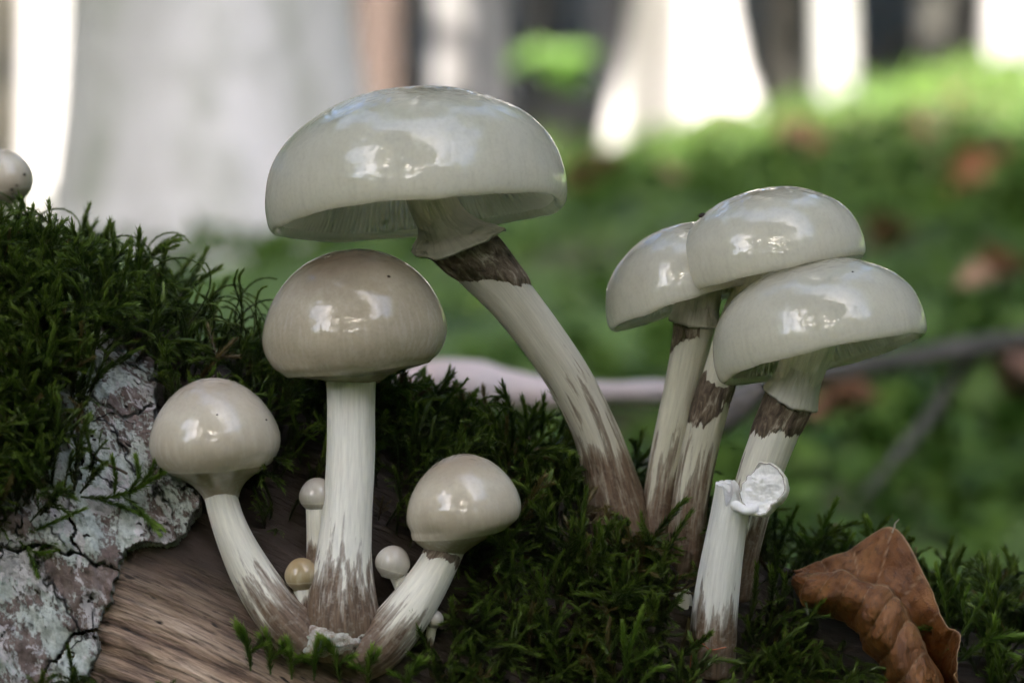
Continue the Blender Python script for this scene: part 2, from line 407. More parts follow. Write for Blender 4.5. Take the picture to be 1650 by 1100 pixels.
VIS = [  # px centre, px width, distance m, material, lean, label
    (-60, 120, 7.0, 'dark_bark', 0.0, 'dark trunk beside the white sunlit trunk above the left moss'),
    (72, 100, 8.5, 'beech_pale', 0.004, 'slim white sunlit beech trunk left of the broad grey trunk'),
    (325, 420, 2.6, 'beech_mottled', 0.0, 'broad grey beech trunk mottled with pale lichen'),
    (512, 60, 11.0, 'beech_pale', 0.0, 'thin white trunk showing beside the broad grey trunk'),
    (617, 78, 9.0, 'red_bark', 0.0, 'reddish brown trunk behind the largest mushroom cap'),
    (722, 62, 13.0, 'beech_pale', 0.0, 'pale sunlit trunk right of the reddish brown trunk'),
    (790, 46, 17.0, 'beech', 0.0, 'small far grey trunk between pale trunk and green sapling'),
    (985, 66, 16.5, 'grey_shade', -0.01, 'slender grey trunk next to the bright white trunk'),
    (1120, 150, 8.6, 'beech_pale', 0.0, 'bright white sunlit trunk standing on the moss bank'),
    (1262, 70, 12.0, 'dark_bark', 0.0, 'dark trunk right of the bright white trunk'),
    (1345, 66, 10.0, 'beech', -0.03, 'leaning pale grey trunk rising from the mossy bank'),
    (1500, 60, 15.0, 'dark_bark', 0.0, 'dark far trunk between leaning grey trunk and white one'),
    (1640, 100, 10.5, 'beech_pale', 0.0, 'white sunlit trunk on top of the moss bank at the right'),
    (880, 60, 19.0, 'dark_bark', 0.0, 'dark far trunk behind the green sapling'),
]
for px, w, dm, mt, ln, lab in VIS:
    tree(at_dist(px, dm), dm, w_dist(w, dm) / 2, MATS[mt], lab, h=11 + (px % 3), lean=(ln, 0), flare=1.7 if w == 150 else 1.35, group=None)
# the wood behind: darker trunks filling the slope
rr = np.random.default_rng(21)
for k in range(46):
    y = 16 + 44 * rr.random(); x = (rr.random() - 0.5) * (y * 0.55 + 10)
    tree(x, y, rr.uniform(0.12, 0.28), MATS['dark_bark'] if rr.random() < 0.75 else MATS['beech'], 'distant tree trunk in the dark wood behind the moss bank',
         h=rr.uniform(9, 13), lean=(rr.normal() * 0.02, 0), crown_s=1.35, crown_z=rr.uniform(4.0, 9.0), group='distant trees in the wood', limbs=False)

# unseen trees added round the camera: crowns block sky and sun, openings let light in
def unit(a): a = np.array(a, float); return a / np.linalg.norm(a)
GAPS = [(unit((-0.53, -0.66, 0.53)), 8), (unit((0.37, -0.45, 0.81)), 8), (unit((0.12, -0.92, 0.36)), -4)]
SPARSE = crown_mesh(300, 1500, (2.6, 2.6, 1.2), 0.26, 30); SPARSE.materials.append(MATS['crown'])
dirs = []
for el, cnt, ph, dist, sc in ((6, 26, 0.1, 13.5, 1.25), (21, 22, 0.22, 12.5, 1.1), (37, 17, 0.05, 11.0, 1.0), (55, 11, 0.2, 9.5, 0.95), (76, 5, 0.3, 9.0, 0.95)):
    for j in range(cnt):
        az = 2 * PI * j / cnt + ph
        dirs.append(((math.cos(math.radians(el)) * math.sin(az), math.cos(math.radians(el)) * math.cos(az), math.sin(math.radians(el))), dist, sc))
SV = np.array(SUN)
TWIGGY = crown_mesh(320, 300, (2.3, 2.3, 1.5), 0.18, 12); TWIGGY.materials.append(MATS['crown'])
SUNLIT = [np.array((at_dist(72, 8.4), 8.4, 0.75)), np.array((at_dist(10, 8.4), 8.4, 1.3)), np.array((at_dist(110, 8.4), 8.4, 1.25)), np.array((at_dist(1120, 8.5), 8.5, 0.95)), np.array((at_dist(1640, 10.4), 10.4, 1.3)), np.array((0.9, 6.0, 0.5)), np.array((at_dist(893, 9.0), 9.0, 0.93)), np.array((at_dist(722, 12.9), 12.9, 1.33)), np.array((at_dist(512, 10.9), 10.9, 1.35))]   # places the sun reaches
dirs.append((tuple(SUN), 9.0, 1.0))  # unseen crown on the sun's path, added to shade the mushrooms
for k, (dv, dist, sc) in enumerate(dirs):
    dv = np.array(dv); blocks_sun = k == len(dirs) - 1
    half = math.degrees(2.6 * sc / dist)
    if not blocks_sun and any(math.degrees(math.acos(min(1, float(dv @ g)))) < a + half * 0.85 for g, a in GAPS): continue
    el = math.degrees(math.asin(dv[2]))
    if dv[1] > 0.88 * math.hypot(dv[0], dv[1]) and el < 50: continue       # the open view ahead
    if 50 < el < 70 and dv[1] > 0.3: continue
    if not blocks_sun and any(np.linalg.norm((dv * dist - q) - ((dv * dist - q) @ SV) * SV) < 2.1 * sc for q in SUNLIT): continue
    c = dv * dist
    bx, by = c[0], c[1]
    if by > -1.2 and abs(bx) < 0.24 * (by + 1.5) + 0.5: bx = (1 if bx >= 0 else -1) * (0.24 * (by + 1.5) + 0.9)   # foot beside the view
    t = tree(bx, by, 0.13, MATS['beech'], 'unseen beech tree added to block sky and sun', h=max(c[2] + 0.6, 1.6), crown_z=c[2] + 0.25,
         crown_s=sc, group='unseen trees added to shape the light', limbs=False)
    cr_ = [q for q in t.children if q.name.startswith('crown')][0]
    if el > 70: cr_.data = SPARSE
    if bx != c[0]:
        cr_.location.x += c[0] - bx
        link('limb', limb_mesh((0, 0, c[2] * 0.75), (c[0] - bx, 0, c[2]), 0.05, 0.02), MATS['beech'], t)

for g, _a in GAPS[:2]:  # unseen trees added so scattered leaves break up the cap glints
    c = g * 9.0
    t = tree(c[0], c[1], 0.10, MATS['beech'], 'unseen beech tree added to block sky and sun', h=c[2] + 0.6, crown_z=c[2] + 0.25, crown_s=0.8, group='unseen trees added to shape the light', limbs=False)
    [q for q in t.children if q.name.startswith('crown')][0].data = TWIGGY
c = GAPS[2][0] * 11.5  # unseen tree added to dim the frontal light through the third opening
t = tree(c[0], c[1], 0.10, MATS['beech'], 'unseen beech tree added to block sky and sun', h=c[2] + 0.6, crown_z=c[2] + 0.25, crown_s=0.9, group='unseen trees added to shape the light', limbs=False)
[q for q in t.children if q.name.startswith('crown')][0].data = SPARSE
c = np.array((at_dist(330, 2.4), 2.4, 0.3)) + SV * 9.5  # unseen tree added to keep sun off the broad grey trunk
tree(c[0], c[1], 0.13, MATS['beech'], 'unseen beech tree added to block sky and sun', h=c[2] + 0.6, crown_z=c[2] + 0.25, crown_s=0.85, group='unseen trees added to shape the light', limbs=False)

# ------------------------------------------------------------------ the fallen log (cm, then metres)
YC, BY, BZ = 4.0, 4.7, 9.0
_rx = np.array([-45, -11.15, -6.7, -4.4, -1.0, 2.37, 6.4, 11.15, 45.0])
_rz = np.array([10.5, 1.49, -0.14, -1.35, -2.85, -4.07, -5.35, -6.9, -17.5])
def zr(x):
    return (np.interp(x - 1.2, _rx, _rz) + np.interp(x, _rx, _rz) * 2 + np.interp(x + 1.2, _rx, _rz)) / 4
def log_pt(x, th, off=0.0):
    """surface point (cm); th = 0 on the ridge, positive towards the camera"""
    x = np.asarray(x, float); th = np.asarray(th, float)
    q = v3(x * 0.35, np.sin(th) * 2.2, np.cos(th) * 2.2)
    d = 0.55 * fbm(q, 1.0, 3, 2.0) + 0.12 * fbm(q, 5.0, 3, 4.0) + off
    ny, nz = np.sin(th) / BY, np.cos(th) / BZ; l = np.hypot(ny, nz)
    return v3(x, YC - BY * np.sin(th) - d * ny / l, zr(x) - BZ + BZ * np.cos(th) + d * nz / l)
def log_nrm(x, th):
    e = 0.05; a = log_pt(x + e, th) - log_pt(x - e, th); b = log_pt(x, th + e * 0.1) - log_pt(x, th - e * 0.1)
    n = np.cross(b, a); n /= np.linalg.norm(n, axis=-1)[..., None]
    s = np.sign(n[..., 2] * np.cos(th) - n[..., 1] * np.sin(th)); return n * np.where(s == 0, 1, s)[..., None]
_gx = np.linspace(-15, 14, 233); _gt = np.linspace(-0.6, 1.75, 190)
_GX, _GT = np.meshgrid(_gx, _gt, indexing='ij'); _GP = log_pt(_GX, _GT); _gpx, _gpy = to_px(_GP)
def log_at_px(px, py):
    """front-most log surface parameter seen at photo pixel"""
    d = np.hypot(_gpx - px, _gpy - py) + np.where(_GT < 0, 200, 0)
    i = np.unravel_index(np.argmin(d), d.shape); return _GX[i], _GT[i]

def in_poly(px, py, poly):
    poly = np.asarray(poly, float); c = np.zeros(np.shape(px), bool); j = len(poly) - 1
    for i in range(len(poly)):
        xi, yi = poly[i]; xj, yj = poly[j]
        c ^= ((yi > py) != (yj > py)) & (px < (xj - xi) * (py - yi) / (yj - yi + 1e-9) + xi); j = i
    return c
BARK_POLY = [(-700, 420), (-200, 450), (60, 500), (170, 560), (240, 610), (262, 650), (258, 720), (335, 758), (332, 826), (300, 862), (246, 880), (205, 898), (192, 955), (168, 990), (160, 1040), (128, 1090), (105, 1180), (60, 1500), (-700, 1500)]
BARK_SEEN = [(112, 700), (150, 655), (215, 620), (268, 640), (262, 715), (340, 755), (345, 830), (300, 870), (210, 905), (150, 1110), (-250, 1160), (-250, 930), (-30, 900), (60, 850), (130, 815), (175, 775), (120, 740)]
WOOD_SEEN = [(185, 905), (290, 905), (375, 930), (430, 990), (470, 1040), (520, 1075), (700, 1085), (690, 1120), (560, 1150), (130, 1160), (135, 1080)]

log = thing('fallen_log', 'fallen decaying log with lichen crusted bark and bare wood carrying moss and mushrooms', 'log', (0, YC / 100, -0.12))
LOGLOC = np.array((0, YC / 100, -0.12))
def log_body():
    xs = np.concatenate((np.linspace(-48, -15, 30), np.linspace(-14.9, 14, 300), np.linspace(14.3, 46, 30)))
    th = np.concatenate((np.linspace(-PI, -0.5, 30), np.linspace(-0.48, 1.8, 190), np.linspace(1.84, PI, 20)[:-1]))
    X, T = np.meshgrid(xs, th, indexing='ij'); Pn = log_pt(X, T)
    # grain relief: fine ridges along the axis
    g = fbm(v3(X * 0.55, T * 26 + 0.5 * fbm(v3(X, T * 3, 0 * X), 0.8, 2), 0 * X), 1.0, 3, 8.0) * 0.17 - 0.26 * np.clip(fbm(v3(X * 0.3, T * 11, 0 * X), 1.0, 2, 31.0) - 0.22, 0, 1)
    n = v3(0 * X, -np.sin(T) / BY, np.cos(T) / BZ); n /= np.linalg.norm(n, axis=-1)[..., None]
    Pn = Pn + n * g[..., None]
    V = Pn.reshape(-1, 3) / 100 - LOGLOC
    lc = v3(X, T * 6.5, 0 * X).reshape(-1, 3)
    m_ = len(th); me = mesh_np('wood', V, [grid_faces(len(xs), m_, True), np.arange(m_)[None, ::-1], (np.arange(m_) + (len(xs) - 1) * m_)[None]], {'lc': lc})
    N = NT('weathered_wood'); l = N.attr('lc', True)
    a = N.noise(N.mp(l, (0.35, 3.2, 1)), 1.0, 6, 0.68, 0.35); b = N.noise(N.mp(l, (1.0, 13.0, 1)), 1.0, 4, 0.65); c = N.noise(l, 0.55, 4, 0.6)
    hole = N.noise(N.mp(l, (1.6, 7.0, 1), (3, 1, 0)), 1.0, 2, 0.5)
    col = N.ramp(a, [(0.30, (0.03, 0.018, 0.013)), (0.40, (0.18, 0.115, 0.078)), (0.52, (0.37, 0.26, 0.18)), (0.68, (0.58, 0.45, 0.34))])
    col = N.mix(N.ramp(b, [(0.36, 0.85), (0.52, 0.0)]), col, (0.07, 0.047, 0.036))
    col = N.mix(N.ramp(c, [(0.46, 0.0), (0.72, 0.75)]), col, (0.095, 0.06, 0.055))
    col = N.mix(N.ramp(hole, [(0.64, 0.0), (0.70, 1.0)]), col, (0.022, 0.016, 0.012))
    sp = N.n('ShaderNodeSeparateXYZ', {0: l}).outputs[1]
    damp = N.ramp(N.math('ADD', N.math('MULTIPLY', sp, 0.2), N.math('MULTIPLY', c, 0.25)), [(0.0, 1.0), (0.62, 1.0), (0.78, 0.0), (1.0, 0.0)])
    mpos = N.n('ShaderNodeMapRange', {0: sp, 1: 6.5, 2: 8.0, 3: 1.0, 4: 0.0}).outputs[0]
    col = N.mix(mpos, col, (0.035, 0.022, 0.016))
    sx = N.n('ShaderNodeSeparateXYZ', {0: l}).outputs[0]
    hum = N.ramp(N.math('ADD', N.n('ShaderNodeMapRange', {0: sx, 1: -4.0, 2: -0.5}).outputs[0], N.math('MULTIPLY', N.math('SUBTRACT', c, 0.5), 1.2)), [(0.3, 0.0), (0.6, 1.0)])
    col = N.mix(hum, col, N.mix(b, (0.018, 0.012, 0.008), (0.05, 0.032, 0.018)))     # crumbly humus under the moss mat
    p = N.bsdf(Base_Color=col, Roughness=0.75, Normal=N.bump(N.math('ADD', N.math('MULTIPLY', b, 0.6), N.math('SUBTRACT', a, hole)), 0.9, 0.0012))
    link('wood', me, N.done(p.outputs[0]), log)
log_body()

def bark_material():
    N = NT('lichen_bark'); l = N.attr('lc', True)
    a = N.noise(l, 0.75, 5, 0.62, 0.4); b = N.noise(l, 3.2, 5, 0.65); c = N.noise(l, 11.0, 4, 0.65); d = N.noise(N.mp(l, (1, 1, 1), (9, 4, 0)), 1.15, 5, 0.65, 0.6)
    col = N.ramp(b, [(0.3, (0.055, 0.038, 0.03)), (0.48, (0.145, 0.105, 0.09)), (0.62, (0.23, 0.185, 0.17)), (0.75, (0.08, 0.055, 0.042))])
    lich = N.math('ADD', N.math('MULTIPLY', a, 0.75), N.math('MULTIPLY', c, 0.25))
    lm = N.ramp(lich, [(0.465, 0.0), (0.50, 0.9)])
    lcol = N.ramp(c, [(0.30, (0.27, 0.30, 0.27)), (0.5, (0.44, 0.49, 0.45)), (0.7, (0.60, 0.63, 0.60))])
    col = N.mix(lm, col, lcol)
    wm = N.ramp(N.math('ADD', N.math('MULTIPLY', d, 0.8), N.math('MULTIPLY', c, 0.2)), [(0.53, 0.0), (0.555, 0.85)])
    col = N.mix(wm, col, N.mix(b, (0.40, 0.37, 0.38), (0.62, 0.60, 0.60)))
    # dark outlines and cracks
    wl = N.n('ShaderNodeVectorMath', {0: l, 1: N.n('ShaderNodeVectorMath', {0: N.n('ShaderNodeTexNoise', {'Vector': l, 'Scale': 2.5, 'Detail': 3}).outputs[1], 1: (0.9, 0.9, 0)}, operation='MULTIPLY').outputs[0]}, operation='ADD').outputs[0]
    cr = N.n('ShaderNodeTexVoronoi', {'Vector': wl, 'Scale': 0.62}, feature='DISTANCE_TO_EDGE').outputs[0]
    crm = N.math('MULTIPLY', N.ramp(cr, [(0.0, 1.0), (0.022, 0.0)]), N.ramp(N.noise(l, 0.8, 2), [(0.45, 0.0), (0.5, 1.0)]))
    col = N.mix(crm, col, (0.012, 0.010, 0.008))
    pit = N.ramp(N.noise(N.mp(l, (1.2, 2.2, 1)), 2.6, 2, 0.5), [(0.68, 0.0), (0.71, 1.0)])
    col = N.mix(pit, col, (0.018, 0.013, 0.010))
    h = N.math('ADD', N.math('MULTIPLY', b, 1.0), N.math('ADD', N.math('MULTIPLY', c, 0.5), N.math('SUBTRACT', N.math('MULTIPLY', lm, 0.25), N.math('ADD', N.math('MULTIPLY', pit, 1.5), N.math('MULTIPLY', crm, 1.2)))))
    p = N.bsdf(Base_Color=col, Roughness=0.8, Normal=N.bump(h, 0.9, 0.0012))
    return N.done(p.outputs[0])
MATS['bark'] = bark_material()

def bark_plates():
    nx, nt = 300, 330
    xs = np.linspace(-15.5, -5.6, nx); th = np.linspace(0.15, 1.75, nt)
    X, T = np.meshgrid(xs, th, indexing='ij')
    base = log_pt(X, T); px, py = to_px(base)
    jx = px + 26 * fbm(v3(X, T * 7, 0 * X), 1.6, 4, 1.0); jy = py + 26 * fbm(v3(X, T * 7, 0 * X), 1.6, 4, 44.0)
    inside = in_poly(jx, jy, BARK_POLY)
    # plates: warped voronoi, elongated along the grain
    U = X * 0.75 + 0.9 * fbm(v3(X, T * 7, 0 * X), 0.7, 3, 12.0) + 0.15 * fbm(v3(X, T * 7, 0 * X), 5, 2, 2.0)
    W = T * 6.5 + X * 0.2 + 0.9 * fbm(v3(X, T * 7, 0 * X), 0.7, 3, 71.0) + 0.15 * fbm(v3(X, T * 7, 0 * X), 5, 2, 9.0)
    r = np.random.default_rng(5)
    cu, cw = np.meshgrid(np.arange(-12.5, -3, 2.3), np.arange(-2, 11, 2.2)); cu = cu.ravel() + r.uniform(-0.8, 0.8, cu.size); cw = cw.ravel() + r.uniform(-0.8, 0.8, cw.size)
    dd = np.hypot(U[..., None] - cu, W[..., None] - cw); o = np.argsort(dd, -1)[..., :2]
    d0 = np.take_along_axis(dd, o, -1); ids = o[..., 0]; edge = d0[..., 1] - d0[..., 0]
    ok = inside & (edge > 0.012)
    lift = r.uniform(-0.08, 0.12, cu.size)
    relief = 0.50 * fbm(v3(X, T * 7, 0 * X), 0.9, 4, 3.0) + 0.16 * fbm(v3(X, T * 7, 0 * X), 4.5, 3, 6.0)
    off = 0.46 + lift[ids] + relief - 0.10 * np.exp(-edge / 0.10)
    top = log_pt(X, T, off)
    cell = ok[:-1, :-1] & ok[1:, :-1] & ok[:-1, 1:] & ok[1:, 1:]
    same = (ids[:-1, :-1] == ids[1:, :-1]) & (ids[:-1, :-1] == ids[:-1, 1:]) & (ids[:-1, :-1] == ids[1:, 1:])
    cell &= same
    low = log_pt(X, T, -0.08)
    for pid in np.unique(ids[:-1, :-1][cell]):
        m = cell & (ids[:-1, :-1] == pid)
        if m.sum() < 60: continue
        i, j = np.nonzero(m); a = i * nt + j; q = np.stack((a, a + nt, a + nt + 1, a + 1), 1)
        e = np.concatenate((q[:, [0, 1]], q[:, [1, 2]], q[:, [2, 3]], q[:, [3, 0]]))
        key = np.sort(e, 1); kk = key[:, 0].astype(np.int64) * 10 ** 7 + key[:, 1]
        u, inv, cn = np.unique(kk, return_inverse=True, return_counts=True); be = e[cn[inv] == 1]
        used = np.unique(q); mp = -np.ones(nx * nt, int); mp[used] = np.arange(len(used))
        bv = np.unique(be); mb = -np.ones(nx * nt, int); mb[bv] = np.arange(len(bv)) + len(used); mm = -np.ones(nx * nt, int); mm[bv] = np.arange(len(bv)) + len(used) + len(bv)
        tp = top.reshape(-1, 3); lo = low.reshape(-1, 3)
        mid = tp[bv] * 0.55 + lo[bv] * 0.45; mid[:, 1] += 0.06 + 0.10 * fbm(mid, 6.0, 2, 3.0); mid[:, 0] += 0.12 * fbm(mid, 5.0, 2, 13.0)
        V = np.concatenate((tp[used], mid, lo[bv]))
        lcs = v3(X, T * 6.5, 0 * X).reshape(-1, 3)
        lcl = np.concatenate((lcs[used], lcs[bv] + 3, lcs[bv] + 3.2))
        F = [mp[q], np.stack((mp[be[:, 1]], mp[be[:, 0]], mb[be[:, 0]], mb[be[:, 1]]), 1), np.stack((mb[be[:, 1]], mb[be[:, 0]], mm[be[:, 0]], mm[be[:, 1]]), 1)]
        me = mesh_np('bark_plate', V / 100 - LOGLOC, F, {'lc': lcl})
        link('bark_plate', me, MATS['bark'], log)
    return
bark_plates()

# ------------------------------------------------------------------ mushrooms
STEMS = []
class Stem:
    def __init__(s, ctrl, n=72):
        """ctrl rows (px, py, Y cm, radius px), foot first"""
        rows = [(*P(a, b, c), r / K * (D + c) / D) for a, b, c, r in ctrl]
        s.c, s.s = smooth_curve(rows, n); s.r = s.c[:, 3]; s.p = s.c[:, :3]; s.L = s.s[-1]
        T = np.gradient(s.p, axis=0); s.T = T / np.linalg.norm(T, axis=1)[:, None]
        y = np.array((0, -1.0, 0)); b = y - s.T * (s.T @ y)[:, None]; s.b = b / np.linalg.norm(b, axis=1)[:, None]
        STEMS.append((s.p, s.r))
        s.a = np.cross(s.b, s.T) * -1.0
        if s.a[n // 2, 0] < 0: s.a = -s.a
    def at(s, sv, rad, ang):
        """points at arc length sv (any shape), radius rad x local stem radius, angle (0 = picture right, pi/2 = towards camera)"""
        sv = np.asarray(sv, float); k = lambda A: np.stack([np.interp(sv, s.s, A[:, i]) for i in range(3)], -1)
        r = np.interp(sv, s.s, s.r) * rad
        return k(s.p) + r[..., None] * (k(s.a) * np.cos(ang)[..., None] + k(s.b) * np.sin(ang)[..., None])
    def frac(s, px, py):
        x, y = to_px(s.p); i = np.argmin(np.hypot(x - px, y - py)); return s.s[i]

def stem_part(st, m, root, loc, seed=0, n=48, name='stem', top_open=False):
    ang = np.linspace(0, 2 * PI, n, endpoint=False); S, A = np.meshgrid(st.s, ang, indexing='ij')
    q = v3(np.cos(A) * 1.6, np.sin(A) * 1.6, S * 0.35)
    rad = 1 + 0.10 * fbm(q, 1.0, 3, seed * 7.1) + 0.03 * fbm(v3(np.cos(A) * 7, np.sin(A) * 7, S * 0.4), 1.0, 2, seed)
    V = st.at(S, rad, A).reshape(-1, 3)
    r0 = np.interp(S, st.s, st.r)
    lc = v3(np.cos(A) * r0 + seed * 5, np.sin(A) * r0, S).reshape(-1, 3)
    F = [grid_faces(len(st.s), n, True)]
    if not top_open: F.append((np.arange(n) + (len(st.s) - 1) * n)[None])
    F.append(np.arange(n)[None, ::-1])
    me = mesh_np(name, V / 100 - loc, F, {'lc': lc, 'prof': (S / st.L).ravel()})
    return link(name, me, m, root)

def rot_cap(roll, pitch):
    a, b = math.radians(roll), math.radians(pitch)
    Ry = np.array(((math.cos(a), 0, -math.sin(a)), (0, 1, 0), (math.sin(a), 0, math.cos(a))))   # right side up
    Rx = np.array(((1, 0, 0), (0, math.cos(b), math.sin(b)), (0, -math.sin(b), math.cos(b))))   # front edge up
    return Rx @ Ry

OPEN = [(0, .665), (.10, .662), (.2, .652), (.4, .615), (.6, .535), (.78, .425), (.9, .30), (.965, .175), (1.0, .02), (1.0, -.09), (.985, -.155), (.955, -.185), (.925, -.17), (.905, -.13)]
OPEN_IN = [(.905, -.13), (.87, -.05), (.80, .05), (.66, .15), (.45, .22), (.2, .26)]
BUN = [(0, .80), (.14, .795), (.3, .76), (.5, .675), (.7, .52), (.86, .32), (.96, .10), (1.0, -.10), (.975, -.26), (.90, -.40), (.815, -.475), (.79, -.50), (.77, -.502), (.65, -.53), (.48, -.56), (.34, -.60), (.27, -.64), (.22, -.64)]
PEAR = [(0, .87), (.14, .86), (.3, .815), (.5, .71), (.7, .535), (.86, .32), (.96, .10), (1.0, -.10), (.975, -.26), (.90, -.40), (.83, -.485), (.805, -.505), (.785, -.51), (.69, -.575), (.54, -.66), (.41, -.755), (.33, -.85), (.275, -.95), (.235, -1.08), (.2, -1.2)]
BUD = [(0, 1.0), (.2, .98), (.4, .91), (.62, .76), (.82, .52), (.95, .25), (1.0, 0), (.97, -.25), (.87, -.48), (.72, -.66), (.58, -.78), (.48, -.90)]

def cap_part(root, loc, m, cpx, cpy, Y, Rpx, roll, pitch, prof, seed, shear=0.0, wob=0.02, zs=1.0, margin_i=None, inner=None, gills=0, n=128, name='cap', squash=1.0, bend=0.0):
    C = P(cpx, cpy, Y); R = Rpx / K * (D + Y) / D
    pr = catmull(np.array(prof), 16 * 5 if len(prof) > 13 else 70)
    l = np.concatenate(([0], np.cumsum(np.hypot(*np.diff(pr, axis=0).T))))
    k = margin_i if margin_i else l[-1] * 0.93
    if margin_i: k = l[int(np.argmin(np.hypot(pr[:, 0] - 0.80, pr[:, 1] + 0.49)))] if prof is not BUD else margin_i
    pf = np.clip(l / k, 0, 1.6)
    ang = np.linspace(0, 2 * PI, n, endpoint=False)
    M = rot_cap(roll, pitch)
    def sweep(rz):
        Rr, A = np.meshgrid(rz[:, 0], ang, indexing='ij'); Z = np.repeat(rz[:, 1][:, None], n, 1)
        q = v3(np.cos(A) * Rr * 1.3, np.sin(A) * Rr * 1.3, 0 * A)
        w = np.clip(Rr, 0, 1) ** 2
        rad = Rr * (1 + wob * 2.2 * fbm(q, 1.0, 2, seed * 3.3) * w)
        Zz = Z * zs + wob * 2.4 * fbm(q, 1.1, 3, seed * 5.7 + 40) * w + 0.010 * w * fbm(q, 5.0, 2, seed)
        loc3 = v3(np.cos(A) * rad + shear * Zz + bend * np.clip(-0.35 - Zz, 0, 2), np.sin(A) * rad * squash, Zz)
        return loc3
    L3 = sweep(pr)
    W = (L3.reshape(-1, 3) * R) @ M.T + C
    me = mesh_np(name, W / 100 - loc, grid_faces(len(pr), n, True)[:, ::-1], {'lc': L3.reshape(-1, 3) * R + seed * 11, 'prof': np.repeat(pf, n)})
    o = link(name, me, m, root)
    if inner:
        ir = catmull(np.array(inner), 26); nn_ = gills * 8; ag = np.linspace(0, 2 * PI, nn_, endpoint=False)
        Rr, A = np.meshgrid(ir[:, 0], ag, indexing='ij'); Z = np.repeat(ir[:, 1][:, None], nn_, 1); t = np.linspace(0, 1, 26)[:, None]
        ph = A * gills / (2 * PI) + 0.25 * fbm(v3(np.cos(A) * 6, np.sin(A) * 6, Rr), 1.0, 2, seed)
        long_ = (np.floor(ph) % 2 == 0); edge_ = (np.abs((ph % 1) - 0.5) * 2) ** 1.6        # 0 on the gill edge, 1 in the groove
        dep = 0.055 * np.sin(np.clip(t * 1.1 + 0.05, 0, 1) * PI) ** 0.8 * (1 - edge_) * np.where(long_, 1.0, np.clip(1.25 - 1.6 * t, 0, 1))
        q = v3(np.cos(A) * Rr * 1.3, np.sin(A) * Rr * 1.3, 0 * A); w = np.clip(Rr, 0, 1) ** 2
        rad = Rr * (1 + wob * 2.2 * fbm(q, 1.0, 2, seed * 3.3) * w); Zz = Z * zs + wob * 2.4 * fbm(q, 1.1, 3, seed * 5.7 + 40) * w + 0.010 * w * fbm(q, 5.0, 2, seed)
        rad = rad - dep * 0.75 * np.clip((Rr - 0.5) * 3, 0, 1); Zz = Zz - dep * 0.8
        G = v3(np.cos(A) * rad + shear * Zz, np.sin(A) * rad * squash, Zz).reshape(-1, 3); W = (G * R) @ M.T + C
        link('gills', mesh_np('gills', W / 100 - loc, grid_faces(26, nn_, True)[:, ::-1], {'lc': G * R}), MATS['underside'], o)
    return o

def collar_part(st, root, loc, s_top, s_lip, flare, seed, m=None, pleat=0.02, lip_var=None, thick=0.10, name='ring', start=1.02):
    n, k = 120, 22
    ang = np.linspace(0, 2 * PI, n, endpoint=False); t = np.linspace(0, 1, k)
    Tt, A = np.meshgrid(t, ang, indexing='ij')
    lv = (lip_var(ang) if lip_var else 0 * ang) + 0.06 * fbm(v3(np.cos(ang) * 4, np.sin(ang) * 4, 0 * ang), 1, 3, seed)
    S = s_top + (s_lip + lv[None] - s_top) * Tt
    R = start + (flare - start) * Tt ** 1.9; R = R * (1 + pleat * Tt * np.sin(46 * A + 3 * np.sin(3 * A)) + 0.07 * Tt * fbm(v3(np.cos(A) * 2, np.sin(A) * 2, 0 * A), 1, 2, seed + 5))
    out = st.at(S, R, A)
    S2 = S + 0.03 * Tt; R2 = np.maximum(R - thick * Tt - 0.02, 0.9); inn = st.at(S2 + (s_top - S2) * 0.1, R2, A)[::-1]
    lipS = S[-1] - 0.05 * (s_top - s_lip > 0); lip = st.at(lipS, R[-1] - thick * 0.45, ang)[None]
    V = np.concatenate((out, lip, inn)); nn = len(V)
    lc = np.concatenate((v3(np.cos(A), np.sin(A), S), v3(np.cos(ang), np.sin(ang), lipS)[None], v3(np.cos(A), np.sin(A), S)[::-1]))
    me = mesh_np(name, V.reshape(-1, 3) / 100 - loc, grid_faces(nn, n, True), {'lc': lc.reshape(-1, 3)})
    return link(name, me, m or MATS['collar'], root)

def veil_part(st, root, loc, lo, hi, seed, rad=1.07, rag=0.12, arc=None, rad_hi=None):
    """brown ragged sheath lying on the stem; lo/hi functions of angle (arc length)"""
    n, k = 280, 18; a0, a1 = arc or (0, 2 * PI)
    ang = np.linspace(a0, a1, n); t = np.linspace(0, 1, k); Tt, A = np.meshgrid(t, ang, indexing='ij')
    cs = v3(np.cos(ang) * 5, np.sin(ang) * 5, 0 * ang)
    L_ = lo(ang) + rag * 1.3 * fbm(cs, 0.35, 2, seed) - rag * 0.7 * np.clip(fbm(cs, 3.1, 2, seed + 3), 0, 1) - rag * 0.25 * fbm(cs, 9.0, 1, seed + 4); H_ = hi(ang) + rag * 0.3 * fbm(cs, 0.6, 2, seed + 9)
    S = L_[None] + (H_ - L_)[None] * Tt
    e = np.minimum(1, np.minimum(Tt, 1 - Tt) * 8)
    ea = np.minimum(1, np.minimum(A - a0, a1 - A) * 5) if arc else 1
    rh = rad_hi or rad
    R = 0.97 + (rad + (rh - rad) * Tt - 0.97) * np.minimum(e, ea) + 0.05 * e * fbm(v3(np.cos(A) * 3, np.sin(A) * 3, S * 2), 1.3, 3, seed)
    V = st.at(S, R, A)
    me = mesh_np('veil_remnant', V.reshape(-1, 3) / 100 - loc, grid_faces(k, n), {'lc': v3(np.cos(A), np.sin(A), S).reshape(-1, 3)})
    return link('veil_remnant', me, MATS['veil'], root)

def mushroom(label, stem_ctrl, smat, seed, name='mushroom', group=None, n=72):
    st = Stem(stem_ctrl, n); loc = st.p[0] / 100
    root = thing(name, label, 'mushroom', loc, group)
    so = stem_part(st, smat, root, loc, seed)
    return root, st, so, loc

G1 = None
